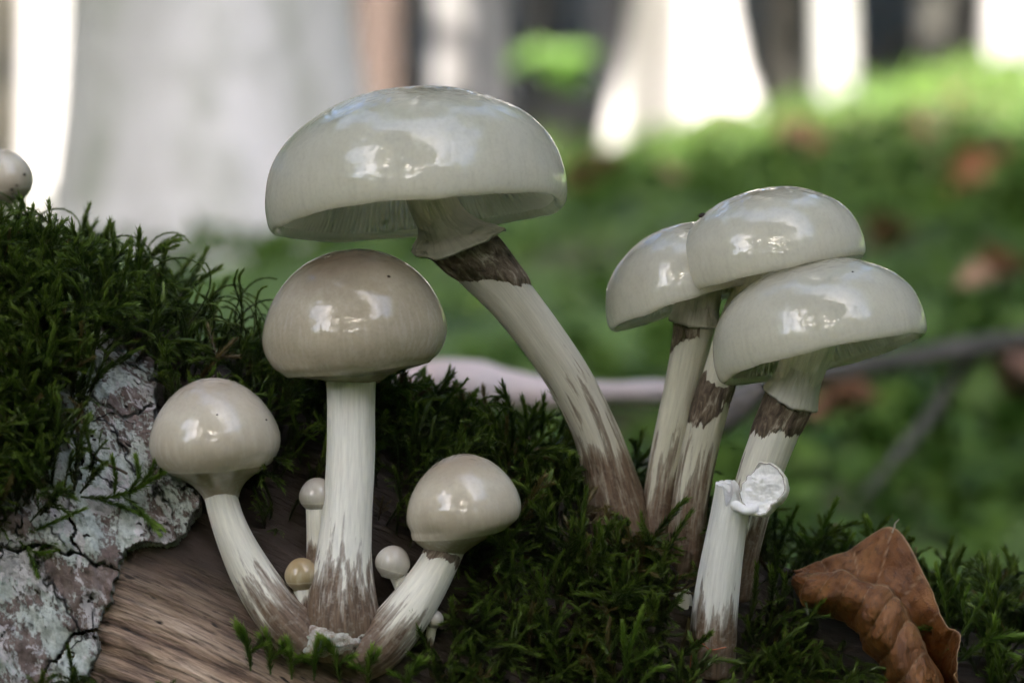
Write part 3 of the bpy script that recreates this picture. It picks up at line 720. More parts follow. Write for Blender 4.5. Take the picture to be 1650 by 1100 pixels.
# 1 the largest, wide glossy cap on a long curved stem
root, st, so, loc = mushroom('largest mushroom with wide glossy grey white cap and long curving brown stained stem',
    [(1012, 930, 3.4, 62), (1004, 880, 3.2, 58), (996, 830, 3.0, 51), (984, 780, 2.8, 44), (961, 700, 2.5, 37), (922, 620, 2.2, 36), (872, 545, 1.9, 37), (812, 468, 1.6, 40), (756, 410, 1.4, 42), (715, 360, 1.2, 40), (693, 312, 1.1, 41), (684, 260, 1.05, 42)], MATS['stem_a'], 1)
cap_part(root, loc, MATS['cap_big'], 669, 306, 1.05, 245, 6.0, 5.0, OPEN, 1, shear=0.0, wob=0.022, inner=OPEN_IN, gills=150, n=160)
s_lip = st.frac(735, 392)
collar_part(st, so, loc, st.frac(704, 345), s_lip, 1.72, 1, lip_var=lambda a: -0.42 * np.cos(a) + 0.05 * np.sin(2 * a), start=1.0)
s_a, s_b = st.frac(826, 484), st.frac(758, 415)
veil_part(st, so, loc, lambda a: (s_a + s_b) / 2 + (s_a - s_b) / 2 * np.cos(a), lambda a: s_lip + 0.12 - 0.42 * np.cos(a), 3, 1.09, 0.22, rad_hi=1.36)
# 2 tall one with the tan bun cap
root, st, so, loc = mushroom('tall straight mushroom with tan brown domed cap and thick white stem',
    [(556, 1052, 0.1, 52), (552, 1010, 0.0, 61), (551, 960, 0.0, 56), (555, 890, 0.05, 45), (561, 810, 0.15, 40), (565, 730, 0.25, 39), (566, 650, 0.35, 39), (566, 600, 0.4, 41), (567, 560, 0.45, 44)], MATS['stem_b'], 2)
cap_part(root, loc, MATS['cap_tan'], 570, 521, 0.4, 149, 6.0, -2.0, BUN, 2, shear=0.02, wob=0.018, margin_i=1.95)
veil_part(st, so, loc, lambda a: st.frac(566, 606) + 0 * a, lambda a: st.frac(566, 588) + 0 * a, 6, 1.25, 0.16)
# 3 left pear shaped
root, st, so, loc = mushroom('rounded cream mushroom on a stem curving away from the lichen bark',
    [(505, 1045, -0.05, 42), (478, 1018, -0.1, 43), (440, 975, -0.1, 39), (403, 918, 0.0, 34), (376, 862, 0.0, 29), (360, 815, 0.0, 27), (352, 775, 0.0, 27), (348, 735, 0.05, 32)], MATS['stem_c'], 3)
veil_part(st, so, loc, lambda a: st.frac(352, 792) + 0.05 * np.sin(3 * a), lambda a: st.frac(351, 778) + 0 * a, 14, 1.03, 0.22, arc=(-0.9, 1.3))
cap_part(root, loc, MATS['cap_pale'], 345, 700, 0.0, 106, 4.0, -3.0, PEAR, 3, wob=0.015, margin_i=1.95, bend=0.06)
# 4 right pear shaped
root, st, so, loc = mushroom('rounded cream mushroom on a stem curving right out of the shared white base',
    [(575, 1062, -0.1, 38), (610, 1040, -0.2, 41), (645, 1000, -0.2, 39), (676, 957, -0.1, 35), (702, 915, 0.0, 31), (718, 883, 0.05, 30), (728, 845, 0.1, 34)], MATS['stem_c'], 4)
cap_part(root, loc, MATS['cap_pale'], 746, 812, 0.1, 93, 7.0, -3.0, PEAR, 4, shear=0.04, wob=0.015, margin_i=1.95, bend=-0.72)
veil_part(st, so, loc, lambda a: st.frac(708, 902) + 0 * a, lambda a: st.frac(716, 886) + 0 * a, 16, 1.05, 0.20)
# 5-8 small buds
def bud(label, cx, cy, Y, R, m, stem, seed, roll=0):
    ys = log_pt(*log_at_px(stem[0][0], stem[0][1]))[1]; dY = ys - 0.15 - stem[0][2]
    Y += dY; stem = [(a, b, c + dY, d) for a, b, c, d in stem]
    root, st, so, loc = mushroom(label, stem, MATS['stem_c'], seed, n=24)
    cap_part(root, loc, m, cx, cy, Y, R, roll, 0, BUD, seed, wob=0.03, n=64, margin_i=2.0)
bud('small white button mushroom half hidden behind the thick white stem', 511, 798, 1.5, 29, MATS['cap_bud'], [(516, 910, 1.6, 23), (514, 870, 1.6, 20), (512, 830, 1.5, 19), (511, 805, 1.5, 19)], 5)
bud('tiny tan button mushroom in the crook of the two joined stems', 486, 926, 0.9, 28, MATS['cap_budtan'], [(490, 985, 0.9, 16), (488, 955, 0.9, 15), (486, 930, 0.9, 14)], 6)
bud('small round pinkish cream button mushroom right of the thick white stem', 633, 906, 0.9, 28, MATS['cap_bud'], [(668, 985, 1.2, 15), (655, 955, 1.1, 15), (640, 920, 1.0, 15)], 7, -14)
bud('tiniest cream button mushroom below the right curving stem', 700, 997, 0.7, 15, MATS['cap_bud'], [(690, 1040, 0.9, 9), (695, 1015, 0.8, 8), (699, 1000, 0.7, 8)], 8, -8)
# 9-11 cluster of three open caps
root, st, so, loc = mushroom('tilted pale mushroom cap behind the two overlapping caps',
    [(1050, 890, 3.2, 32), (1060, 830, 3.0, 30), (1071, 760, 2.9, 29), (1085, 690, 2.8, 29), (1100, 620, 2.7, 29), (1112, 560, 2.6, 30), (1120, 515, 2.5, 33), (1126, 470, 2.4, 36), (1128, 440, 2.4, 36)], MATS['stem_d'], 9)
cap_part(root, loc, MATS['cap_open'], 1096, 468, 2.5, 124, 17, 5.0, OPEN, 9, shear=0.15, wob=0.022, zs=1.25, inner=OPEN_IN, gills=110)
s0 = st.frac(1116, 520); collar_part(st, so, loc, st.frac(1124, 478), s0, 1.25, 9, start=1.0)
veil_part(st, so, loc, lambda a: s0 - 0.40 + 0.32 * np.cos(a - 3.4) * -1 * 1.0 + 0.0 * a, lambda a: s0 + 0.05 + 0 * a, 19, 1.05, 0.22, arc=(1.15, 4.2))
root, st, so, loc = mushroom('glossy mushroom cap topmost of the three overlapping caps',
    [(1100, 930, 2.8, 32), (1106, 870, 2.7, 31), (1113, 800, 2.5, 29), (1127, 725, 2.4, 29), (1145, 655, 2.25, 29), (1162, 600, 2.1, 28), (1188, 520, 2.0, 29), (1222, 450, 1.9, 33), (1230, 420, 1.9, 33)], MATS['stem_d'], 10)
cap_part(root, loc, MATS['cap_open'], 1241, 415, 1.9, 155, 13, 3.5, OPEN, 10, shear=0.0, wob=0.020, zs=1.08, inner=OPEN_IN, gills=120)
s0 = st.frac(1158, 612)
veil_part(st, so, loc, lambda a: s0 - 0.75 + 0.28 * np.cos(a), lambda a: s0 + 0.05 + 0.1 * np.sin(a * 3), 23, 1.05, 0.40)
root, st, so, loc = mushroom('glossy mushroom cap lowest and foremost of the three overlapping caps with pleated ring',
    [(1182, 960, 2.2, 28), (1192, 900, 2.0, 29), (1206, 830, 1.8, 33), (1226, 760, 1.6, 36), (1248, 700, 1.4, 37), (1268, 655, 1.25, 37), (1286, 610, 1.1, 37), (1302, 565, 1.0, 40), (1310, 530, 1.0, 42)], MATS['stem_c'], 11)
cap_part(root, loc, MATS['cap_open'], 1319, 545, 1.0, 173, 12.5, 8.0, OPEN, 11, shear=0.0, wob=0.022, zs=1.10, inner=OPEN_IN, gills=120)
s0 = st.frac(1279, 640)
collar_part(st, so, loc, st.frac(1292, 590), s0, 1.28, 11, lip_var=lambda a: -0.02 * np.cos(a), m=flesh_mat('ring_white', (0.70, 0.67, 0.58), (0.60, 0.57, 0.48), 9, 0.5), pleat=0.022, start=1.0)
veil_part(st, so, loc, lambda a: st.frac(1252, 692) + 0.28 * np.cos(a), lambda a: s0 + 0.10 + 0 * a, 29, 1.05, 0.30, rad_hi=1.12)

# 12 snapped stem with its hinged fragment
def broken_mushroom():
    st = Stem([(1146, 1085, 1.2, 38), (1149, 1030, 1.1, 38), (1154, 970, 0.9, 37), (1162, 910, 0.75, 35), (1172, 850, 0.6, 32), (1180, 800, 0.5, 30), (1182, 780, 0.45, 29)], 60)
    loc = st.p[0] / 100
    root = thing('broken_mushroom', 'snapped white mushroom stem with torn top and hinged fragment', 'mushroom', loc)
    n = 64; ang = np.linspace(0, 2 * PI, n, endpoint=False); m = len(st.s); S, A = np.meshgrid(st.s, ang, indexing='ij')
    jag = 0.55 * fbm(v3(np.cos(ang) * 3, np.sin(ang) * 3, 0 * ang), 1.0, 4, 3.0) - 0.28 * np.clip(np.sin(ang), 0, 1) + 0.20 * np.clip(np.cos(ang - PI * 0.95), 0, 1) ** 6 - 0.15 * np.clip(np.cos(ang), 0, 1)
    S2 = S * (1 + (jag[None] / st.L) * np.clip((S / st.L - 0.75) / 0.25, 0, 1))
    rad = 1 + 0.09 * fbm(v3(np.cos(A) * 2, np.sin(A) * 2, S * 0.4), 1.0, 3, 50) + 0.04 * fbm(v3(np.cos(A) * 8, np.sin(A) * 8, S * 0.5), 1.0, 2, 5)
    V = st.at(S2, rad, A)
    # torn flesh: inner bowl below the rim
    k = 8; inn = []
    for q in range(1, k):
        f = 1 - q / k
        inn.append(st.at(S2[-1] - 0.32 * (1 - f ** 2) + 0.12 * fbm(v3(np.cos(ang) * 3 * f, np.sin(ang) * 3 * f, 0 * ang), 1.5, 3, 8), np.full(n, f * 0.93), ang))
    lc = v3(np.cos(A) * .4 + 60, np.sin(A) * .4, S).reshape(-1, 3)
    me = mesh_np('stem', V.reshape(-1, 3) / 100 - loc, [grid_faces(m, n, True), np.arange(n)[None, ::-1]], {'lc': lc, 'prof': (S / st.L).ravel()})
    so = link('stem', me, stem_mat('stem_snapped', (0.76, 0.76, 0.71), BR, DK, 0.30, 0.60), root)
    I = np.concatenate(([V[-1]], inn)); 
    me = mesh_np('torn_flesh', I.reshape(-1, 3) / 100 - loc, [grid_faces(len(I), n, True), (np.arange(n) + (len(I) - 1) * n)[None]], {'lc': I.reshape(-1, 3)})
    link('torn_flesh', me, MATS['flesh'], so)
    # fragment: the bent over upper stem, its broken face towards the camera
    c = P(1229, 790, 0.1); ax = np.array((-0.42, -0.86, 0.26)); ax /= np.linalg.norm(ax)
    u = np.cross((0, 0, 1.0), ax); u /= np.linalg.norm(u); w = np.cross(ax, u)
    R = 39 / K; prof = [(-0.95, 0.0), (-0.94, 0.30), (-0.85, 0.62), (-0.65, 0.86), (-0.35, 0.99), (-0.05, 1.03), (0.12, 1.02), (0.17, 0.985), (0.15, 0.945)]
    n = 120; ang = np.linspace(0, 2 * PI, n, endpoint=False)
    def ring(z, r, j=0.0):
        wv = 1 + 0.30 * fbm(v3(np.cos(ang) * 1.3, np.sin(ang) * 1.3, 0 * ang), 1.0, 3, 6.0) + 0.05 * fbm(v3(np.cos(ang) * 6, np.sin(ang) * 6, 0 * ang), 1.0, 3, 9.0) + 0.08 * np.cos(ang - 1.0)
        zz = z + j * fbm(v3(np.cos(ang) * 3, np.sin(ang) * 3, 0 * ang), 1.4, 4, 2.0)
        return c + R * (zz[:, None] * ax + (r * wv)[:, None] * (np.cos(ang)[:, None] * u * 0.92 + 1.06 * np.sin(ang)[:, None] * w))
    V = np.array([ring(z, max(r, 0.002), 0.25 if r > 0.93 and z > 0 else 0) for z, r in prof])
    lc = np.stack([v3(np.cos(ang) * .45 + 80, np.sin(ang) * .45, 0 * ang + z * .5) for z, r in prof]).reshape(-1, 3)
    me = mesh_np('fragment', V.reshape(-1, 3) / 100 - loc, grid_faces(len(V), n, True), {'lc': lc, 'prof': np.repeat(np.interp(np.linspace(0, 1, len(V)), [0, 0.8, 0.93, 1], [0.95, 0.95, 0.3, 0.05]), n)})
    fo = link('fragment', me, MATS['stem_c'], root)
    fl = [ring(0.15, 0.945, 0.25)]
    for f in np.linspace(0.93, 0.02, 26):
        g = fbm(v3(np.cos(ang) * 2.2 * f, np.sin(ang) * 2.2 * f, 0 * ang), 1.4, 4, 12.0)
        g2 = fbm(v3(np.cos(ang) * 1.0 * f, np.sin(ang) * 3.0 * f, 0 * ang), 1.0, 3, 25.0)
        g3 = fbm(v3(np.cos(ang) * 3 * f, np.sin(ang) * 7 * f, 0 * ang), 1.0, 2, 25.0)
        fl.append(ring(0.06 - 0.10 * (1 - f), f * 0.99) + (R * (0.16 * g + 0.30 * g2 + 0.14 * g3) * (1 - f ** 6))[:, None] * ax)
    fl = np.array(fl)
    me = mesh_np('broken_face', fl.reshape(-1, 3) / 100 - loc, [grid_faces(len(fl), n, True), (np.arange(n) + (len(fl) - 1) * n)[None]], {'lc': fl.reshape(-1, 3)})
    link('broken_face', me, flesh_mat('broken_flesh', (0.84, 0.84, 0.82), (0.70, 0.70, 0.68), 14, 4, 0.85), fo)
    # strap of flesh holding it to the stem
    cv = np.array([P(1180, 812, 0.25), P(1192, 818, 0.05), P(1204, 822, -0.02), P(1218, 818, 0.1)])
    cc, _ = smooth_curve(cv, 14); me = tube(cc, np.array([.10, .11, .11, .105, .10, .095, .09, .09, .09, .095, .10, .105, .10, .08]), 16)
    me2 = me; V = np.empty(len(me.vertices) * 3, np.float32); me.vertices.foreach_get('co', V); V = V.reshape(-1, 3)
    V = V + 0.05 * np.stack([fbm(V, 4.0, 3, q) for q in (1, 9, 17)], 1)
    me.vertices.foreach_set('co', (V / 100 - loc).astype(np.float32).ravel()); me.attributes.new('lc', 'FLOAT_VECTOR', 'POINT').data.foreach_set('vector', V.astype(np.float32).ravel())
    me.polygons.foreach_set('use_smooth', np.ones(len(me.polygons), bool)); me.update()
    link('flesh_strap', me, MATS['flesh'], root)
broken_mushroom()
# 13 at the left edge, on the mossy ridge
root, st, so, loc = mushroom('speckled grey mushroom cap rising from the moss beside the white sunlit trunk',
    [(4, 440, 6.0, 16), (5, 400, 6.0, 15), (6, 350, 6.0, 15), (7, 310, 6.0, 16)], MATS['stem_d'], 13, n=30)
cap_part(root, loc, MATS['cap_pale'], 6, 288, 6.0, 47, 10, -4, BUD, 13, wob=0.02, margin_i=2.0)
# 14 the pale foot of another stem down in the moss
root, st, so, loc = mushroom('pale stub of a stem sunk in moss left of the snapped stem',
    [(1085, 1075, 1.6, 26), (1090, 1040, 1.7, 25), (1094, 1000, 1.9, 24), (1097, 960, 2.1, 20), (1098, 948, 2.1, 10)], MATS['stem_d'], 14, n=30)

# specks of dirt stuck to caps
DIRT = NT('dirt'); _f = DIRT.noise(DIRT.obj(), 900, 3)
DIRT = DIRT.done(DIRT.bsdf(Base_Color=DIRT.mix(_f, (0.008, 0.006, 0.005), (0.05, 0.032, 0.02)), Roughness=0.9).outputs[0])
def speck(px_, py_, rpx, seed=0):
    best = None
    for o in [q for q in bpy.data.objects if q.name.split('.')[0] == 'cap']:
        me = o.data; V = np.empty(len(me.vertices) * 3, np.float32); me.vertices.foreach_get('co', V)
        V = V.reshape(-1, 3).astype(float); W = (V + np.array(o.parent.location)) * 100
        x_, y_ = to_px(W); d = np.hypot(x_ - px_, y_ - py_) + (W[:, 1]) * 6.0; i = int(np.argmin(d))
        if best is None or d[i] < best[0]: best = (d[i], o, V[i])
    r = rpx / K / 100; rr = np.random.default_rng(seed); u = np.linspace(0, PI, 7); v = np.linspace(0, 2 * PI, 9, endpoint=False); U, W = np.meshgrid(u, v, indexing='ij')
    d = v3(np.sin(U) * np.cos(W), np.sin(U) * np.sin(W), np.cos(U)); d = d * (1 + 0.9 * fbm(d, 1.5, 2, seed * 3.0))[..., None] * np.array((1.3, 0.8, 0.8))
    link('dirt_speck', mesh_np('dirt_speck', best[2] + d.reshape(-1, 3) * r, grid_faces(7, 9, True)), DIRT, best[1])
for k, (a_, b_, c_) in enumerate([(345, 608, 4), (626, 443, 2.6), (1121, 334, 6), (18, 305, 3.0), (26, 299, 1.8), (21, 313, 2.0), (38, 282, 3.0), (430, 678, 2), (352, 665, 1.5), (1375, 437, 1.6), (1489, 466, 1.6)]): speck(a_, b_, c_, k)
# white mycelium where the three stems join
def pad():
    C = P(540, 1030, -0.36); loc = P(545, 1060, 0.3) / 100
    nu, nv = 40, 60; u = np.linspace(0, PI, nu); v = np.linspace(0, 2 * PI, nv, endpoint=False); U, Vv = np.meshgrid(u, v, indexing='ij')
    d = v3(np.sin(U) * np.cos(Vv), np.sin(U) * np.sin(Vv), np.cos(U))
    r = 1 + 0.45 * fbm(d, 1.4, 4, 3.0) + 0.10 * fbm(d, 8, 2, 8.0)
    V = C + d * r[..., None] * np.array((0.80, 0.38, 0.36))
    N = NT('mycelium'); lc = N.attr('lc', True); f = N.noise(lc, 7, 5, 0.7)
    col = N.mix(N.ramp(f, [(0.4, 0.0), (0.65, 1.0)]), (0.66, 0.64, 0.58), (0.30, 0.235, 0.175))
    p = N.bsdf(Base_Color=col, Roughness=0.85, Subsurface_Weight=0.3, Subsurface_Scale=0.002, Normal=N.bump(N.noise(lc, 16, 4, 0.7), 0.9, 0.001))
    o = link('mycelium_pad', mesh_np('mycelium_pad', V.reshape(-1, 3) / 100 - loc, grid_faces(nu, nv, True)[:, ::-1], {'lc': V.reshape(-1, 3)}), N.done(p.outputs[0]), loc=loc)
    tag(o, 'woolly white mycelium pad where three curved stems join', 'mycelium')
pad()

# ------------------------------------------------------------------ moss
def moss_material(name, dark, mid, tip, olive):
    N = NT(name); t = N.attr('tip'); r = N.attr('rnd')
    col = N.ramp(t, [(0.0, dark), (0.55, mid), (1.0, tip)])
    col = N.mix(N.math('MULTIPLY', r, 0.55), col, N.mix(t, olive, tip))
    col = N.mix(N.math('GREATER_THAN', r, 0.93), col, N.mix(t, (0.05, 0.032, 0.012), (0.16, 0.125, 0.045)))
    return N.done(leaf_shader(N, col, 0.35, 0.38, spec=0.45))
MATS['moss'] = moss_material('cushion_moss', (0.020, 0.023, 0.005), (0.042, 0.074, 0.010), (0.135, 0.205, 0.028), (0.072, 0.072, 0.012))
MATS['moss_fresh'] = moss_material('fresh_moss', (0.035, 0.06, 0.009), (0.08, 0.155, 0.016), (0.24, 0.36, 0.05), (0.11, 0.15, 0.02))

def shoot(path, n_leaf, leaf_len, leaf_w, seed, spread=0.55, stem_r=0.02, grow=1.0, sides=4):
    """one moss shoot along path (m,3): slim stem and spirally set pointed leaves; returns V, tris, tip"""
    r = np.random.default_rng(seed); path = np.asarray(path, float); m = len(path)
    s = np.concatenate(([0], np.cumsum(np.linalg.norm(np.diff(path, axis=0), axis=1)))); L = s[-1]
    T = np.gradient(path, axis=0); T /= np.linalg.norm(T, axis=1)[:, None]
    ref = np.array((0.3, -0.2, 0.9)) if abs(T[0] @ np.array((0.3, -0.2, 0.9))) < 0.8 else np.array((0.9, 0.3, -0.1))
    t = np.linspace(0.04, 1.0, n_leaf) ** 0.9; sv = t * L
    p = np.stack([np.interp(sv, s, path[:, k]) for k in range(3)], 1); d = np.stack([np.interp(sv, s, T[:, k]) for k in range(3)], 1)
    d /= np.linalg.norm(d, axis=1)[:, None]
    a = ref - d * (d @ ref)[:, None]; a /= np.linalg.norm(a, axis=1)[:, None]; b = np.cross(d, a)
    ph = np.arange(n_leaf) * 2.39996 + r.normal(size=n_leaf) * 0.25
    o = a * np.cos(ph)[:, None] + b * np.sin(ph)[:, None]; w = np.cross(d, o)
    sp = spread * (1 - 0.45 * t ** 3) + r.normal(size=n_leaf) * 0.10
    ll = leaf_len * (0.75 + 0.35 * np.sin(np.clip(t, 0, 1) * PI * 0.85)) * r.uniform(0.8, 1.2, n_leaf); lw = leaf_w * r.uniform(0.8, 1.2, n_leaf)
    ld = d * np.cos(sp)[:, None] + o * np.sin(sp)[:, None]
    base = p + o * stem_r * 0.5
    mid = base + ld * (ll * 0.38)[:, None] - (o * np.cos(sp)[:, None] - d * np.sin(sp)[:, None]) * (ll * 0.04)[:, None]
    tipp = base + ld * ll[:, None] + (d * 0.25 + o * r.uniform(-0.15, 0.25, n_leaf)[:, None]) * (ll * 0.35)[:, None]
    V1 = np.stack((base, mid + w * lw[:, None] * 0.5, tipp, mid - w * lw[:, None] * 0.5), 1).reshape(-1, 3)
    k = np.arange(n_leaf)[:, None] * 4
    F1 = np.concatenate((k + np.array([[0, 1, 2]]), k + np.array([[0, 2, 3]])), 1).reshape(-1, 3)
    tv = np.stack((t * 0.6, t * 0.85, np.minimum(1, t * 0.9 + 0.25 * t ** 2), t * 0.85), 1).ravel()
    ang = np.linspace(0, 2 * PI, sides, endpoint=False)
    aa = ref - T * (T @ ref)[:, None]; aa /= np.linalg.norm(aa, axis=1)[:, None]; bb = np.cross(T, aa)
    rad = stem_r * np.linspace(1, 0.45, m)
    V2 = (path[:, None] + rad[:, None, None] * (aa[:, None] * np.cos(ang)[None, :, None] + bb[:, None] * np.sin(ang)[None, :, None])).reshape(-1, 3)
    q = grid_faces(m, sides, True) + len(V1); F2 = np.concatenate((q[:, [0, 1, 2]], q[:, [0, 2, 3]]))
    return np.concatenate((V1, V2)), np.concatenate((F1, F2)), np.concatenate((tv, np.repeat(np.linspace(0, 0.5, m), sides)))

def shoot_variants(count, seed):
    r = np.random.default_rng(seed); out = []
    for k in range(count):
        m = 9; t = np.linspace(0, 1, m); bend = r.uniform(0.2, 1.5); cur = r.uniform(-0.4, 0.4)
        ang = bend * t ** 1.6
        ds = 1.0 / (m - 1)
        x = np.concatenate(([0], np.cumsum(np.sin(ang[1:]) * ds))); z = np.concatenate(([0], np.cumsum(np.cos(ang[1:]) * ds)))
        path = np.stack((x, cur * 0.3 * t ** 2, z), 1)
        V, F, tv = shoot(path, 104, 0.098, 0.026, seed + k, 0.58, 0.016, sides=3)
        if k % 2 == 0:     # side branches, feather fashion
            Vs, Fs, ts = [V], [F], [tv]; off = len(V)
            for j in range(r.integers(3, 7)):
                i = r.integers(2, 7); sgn = 1 if j % 2 else -1
                bl = r.uniform(0.22, 0.42); tt = np.linspace(0, 1, 6)[:, None]
                dirv = np.array((math.sin(ang[i]) * 0.7, sgn * 0.8, math.cos(ang[i]) * 0.7)); dirv /= np.linalg.norm(dirv)
                pb = path[i] + dirv * bl * tt + np.array((0.10, 0, -0.06)) * tt ** 2 * bl * 3
                v2, f2, t2 = shoot(pb, 28, 0.082, 0.023, seed + 50 + k * 7 + j, 0.58, 0.010, sides=3)
                Vs.append(v2); Fs.append(f2 + off); ts.append(np.clip(t2 * 0.8 + 0.15, 0, 1)); off += len(v2)
            V, F, tv = np.concatenate(Vs), np.concatenate(Fs), np.concatenate(ts)
        out.append((V, F, tv))
    return out
VARS = shoot_variants(12, 400)

def place_moss(name, pts, nrm, length, seed, lean=0.6, mat='moss', label=None, droop=None):
    r = np.random.default_rng(seed); Vs, Fs, ts, rs = [], [], [], []; off = 0
    for p, n, L in zip(pts, nrm, length):
        V, F, tv = VARS[r.integers(0, len(VARS))]
        up = n * 0.8 + np.array((0, 0, 0.55)) + r.normal(size=3) * lean * 0.5; 
        if droop is not None and droop[len(Vs)]: up = n * 0.45 + np.array((r.normal() * 0.5, -0.25, -0.45)) + r.normal(size=3) * 0.25
        up /= np.linalg.norm(up)
        h = r.normal(size=3); h -= up * (h @ up); h /= np.linalg.norm(h); k = np.cross(up, h)
        Vs.append((V[:, :1] * h + V[:, 1:2] * k + V[:, 2:3] * up) * L + p); Fs.append(F + off); off += len(V); ts.append(tv); rs.append(np.full(len(V), 0.96 if r.random() < 0.06 else 0.9 * r.random() ** 1.5))
    V = np.concatenate(Vs)
    me = mesh_np(name, V / 100, np.concatenate(Fs), {'tip': np.concatenate(ts), 'rnd': np.concatenate(rs)}, smooth=False)
    return kind(link(name, me, MATS[mat]), 'stuff', label, 'moss')

def scatter_log(n, seed, x0=-13.5, x1=13.2, t0=-0.75, t1=1.62):
    r = np.random.default_rng(seed); x = r.uniform(x0, x1, n); th = r.uniform(t0, t1, n)
    p = log_pt(x, th); px, py = to_px(p)
    bare = (in_poly(px, py, BARK_SEEN) | in_poly(px, py, WOOD_SEEN)) & (th > 0)
    clump = fbm(v3(x, th * 6, 0 * x), 0.8, 3, 6.0)
    keep = ~bare & (r.random(n) < np.clip(0.85 + clump * 1.2, 0.5, 1))
    x, th, p, px, py = x[keep], th[keep], p[keep], px[keep], py[keep]
    return x, th, p, log_nrm(x, th), px, py
x, th, p, nr, px, py = scatter_log(4900, 31)
inb = in_poly(px, py, BARK_POLY)
p = p + nr * np.where(inb, 0.62, -0.05)[:, None]
r = np.random.default_rng(77)
ln = r.uniform(0.9, 2.1, len(x)) * np.interp(th, [-0.7, 0.1, 0.7, 1.5], [0.9, 1.1, 0.95, 0.75])
ln *= np.where((px > 330) & (px < 720) & (py > 820), 0.6, 1.0)
# keep clear of mushroom feet in front of the lens
feet = in_poly(px, py, [(430, 985), (640, 1000), (700, 1010), (690, 1090), (480, 1100)])
sel = ~feet
dirn = nr * 0.8 + np.array((0, 0, 0.55)); dirn /= np.linalg.norm(dirn, axis=1)[:, None]
for c_, r_ in STEMS:
    for f in (0.0, 0.22, 0.45, 0.7, 0.95):
        q = p + dirn * (ln * f)[:, None]
        for i in range(0, len(c_), 4): sel &= np.linalg.norm(q - c_[i], axis=1) > r_[i] + 0.32
        # nothing in front of the stems of the three joined mushrooms and the snapped one
sel &= ~(in_poly(px, py, [(1105, 960), (1205, 960), (1215, 1010), (1205, 1075), (1100, 1075)]) & (p[:, 1] < 1.4))
LEAFP = [(1255, 910), (1440, 830), (1570, 1030), (1570, 1190), (1420, 1190), (1365, 1020), (1275, 1005)]
tx_, ty_ = to_px(p + dirn * ln[:, None]); mx_, my_ = to_px(p + dirn * (ln * 0.5)[:, None])
leafy = ((in_poly(tx_, ty_, LEAFP) | in_poly(mx_, my_, LEAFP)) & (th > 0)) | in_poly(px, py, [(1270, 920), (1440, 845), (1560, 1030), (1560, 1180), (1430, 1180), (1380, 1020), (1290, 1000)]) & (th > 0)
sel &= ~(leafy & (th > 0.25)); ln = np.where(leafy, ln * 0.35, ln)
sel &= ~in_poly(px, py, [(-20, 365), (55, 365), (55, 460), (-20, 460)])
ln = np.where((px > 270) & (px < 450) & (py < 640), ln * 0.62, ln)
ln = np.where((px < 75) & (py < 500), ln * 0.62, ln)
# the mat hanging over the upper bark, and long hooked fronds along the ridge
r2 = np.random.default_rng(64); xb = r2.uniform(-13.5, -8.4, 900); tb = r2.uniform(0.1, 1.15, 900); pb_ = log_pt(xb, tb, 0.62); bx_, by_ = to_px(pb_)
kb = in_poly(bx_, by_, [(-300, 400), (60, 440), (150, 560), (150, 640), (112, 700), (110, 740), (60, 830), (-30, 860), (-300, 900)])
p = np.concatenate((p, pb_[kb])); nb_ = log_nrm(xb[kb], tb[kb]); nr = np.concatenate((nr, nb_)); ln = np.concatenate((ln, r2.uniform(0.9, 1.7, kb.sum()))); sel = np.concatenate((sel, np.ones(kb.sum(), bool)))
# fronds hanging down the front face
xd = r2.uniform(-1.6, 12.8, 1300); td = r2.uniform(0.42, 1.5, 1300); pd_ = log_pt(xd, td, 0.15); dx_, dy_ = to_px(pd_); nd_ = log_nrm(xd, td)
kd = ~in_poly(dx_, dy_, [(430, 960), (640, 960), (720, 1010), (700, 1200), (480, 1200)]) & ~in_poly(dx_, dy_, [(1240, 900), (1440, 820), (1590, 1030), (1590, 1190), (1400, 1190), (1350, 1010), (1260, 1000)]) & ~in_poly(dx_, dy_, [(1100, 900), (1215, 900), (1215, 1080), (1095, 1080)])
for c_, r_ in STEMS:
    for i in range(0, len(c_), 4): kd &= np.linalg.norm(pd_ + nd_ * 0.4 - c_[i], axis=1) > r_[i] + 0.45
n0 = len(p); p = np.concatenate((p, pd_[kd])); nr = np.concatenate((nr, nd_[kd])); ln = np.concatenate((ln, r2.uniform(0.8, 1.5, kd.sum()))); sel = np.concatenate((sel, np.ones(kd.sum(), bool)))
droop = (np.arange(len(p)) >= n0)[sel]
place_moss('cushion_moss', p[sel], nr[sel], ln[sel], 12, droop=droop, label='deep green feathery moss covering the ridge and front of the log')

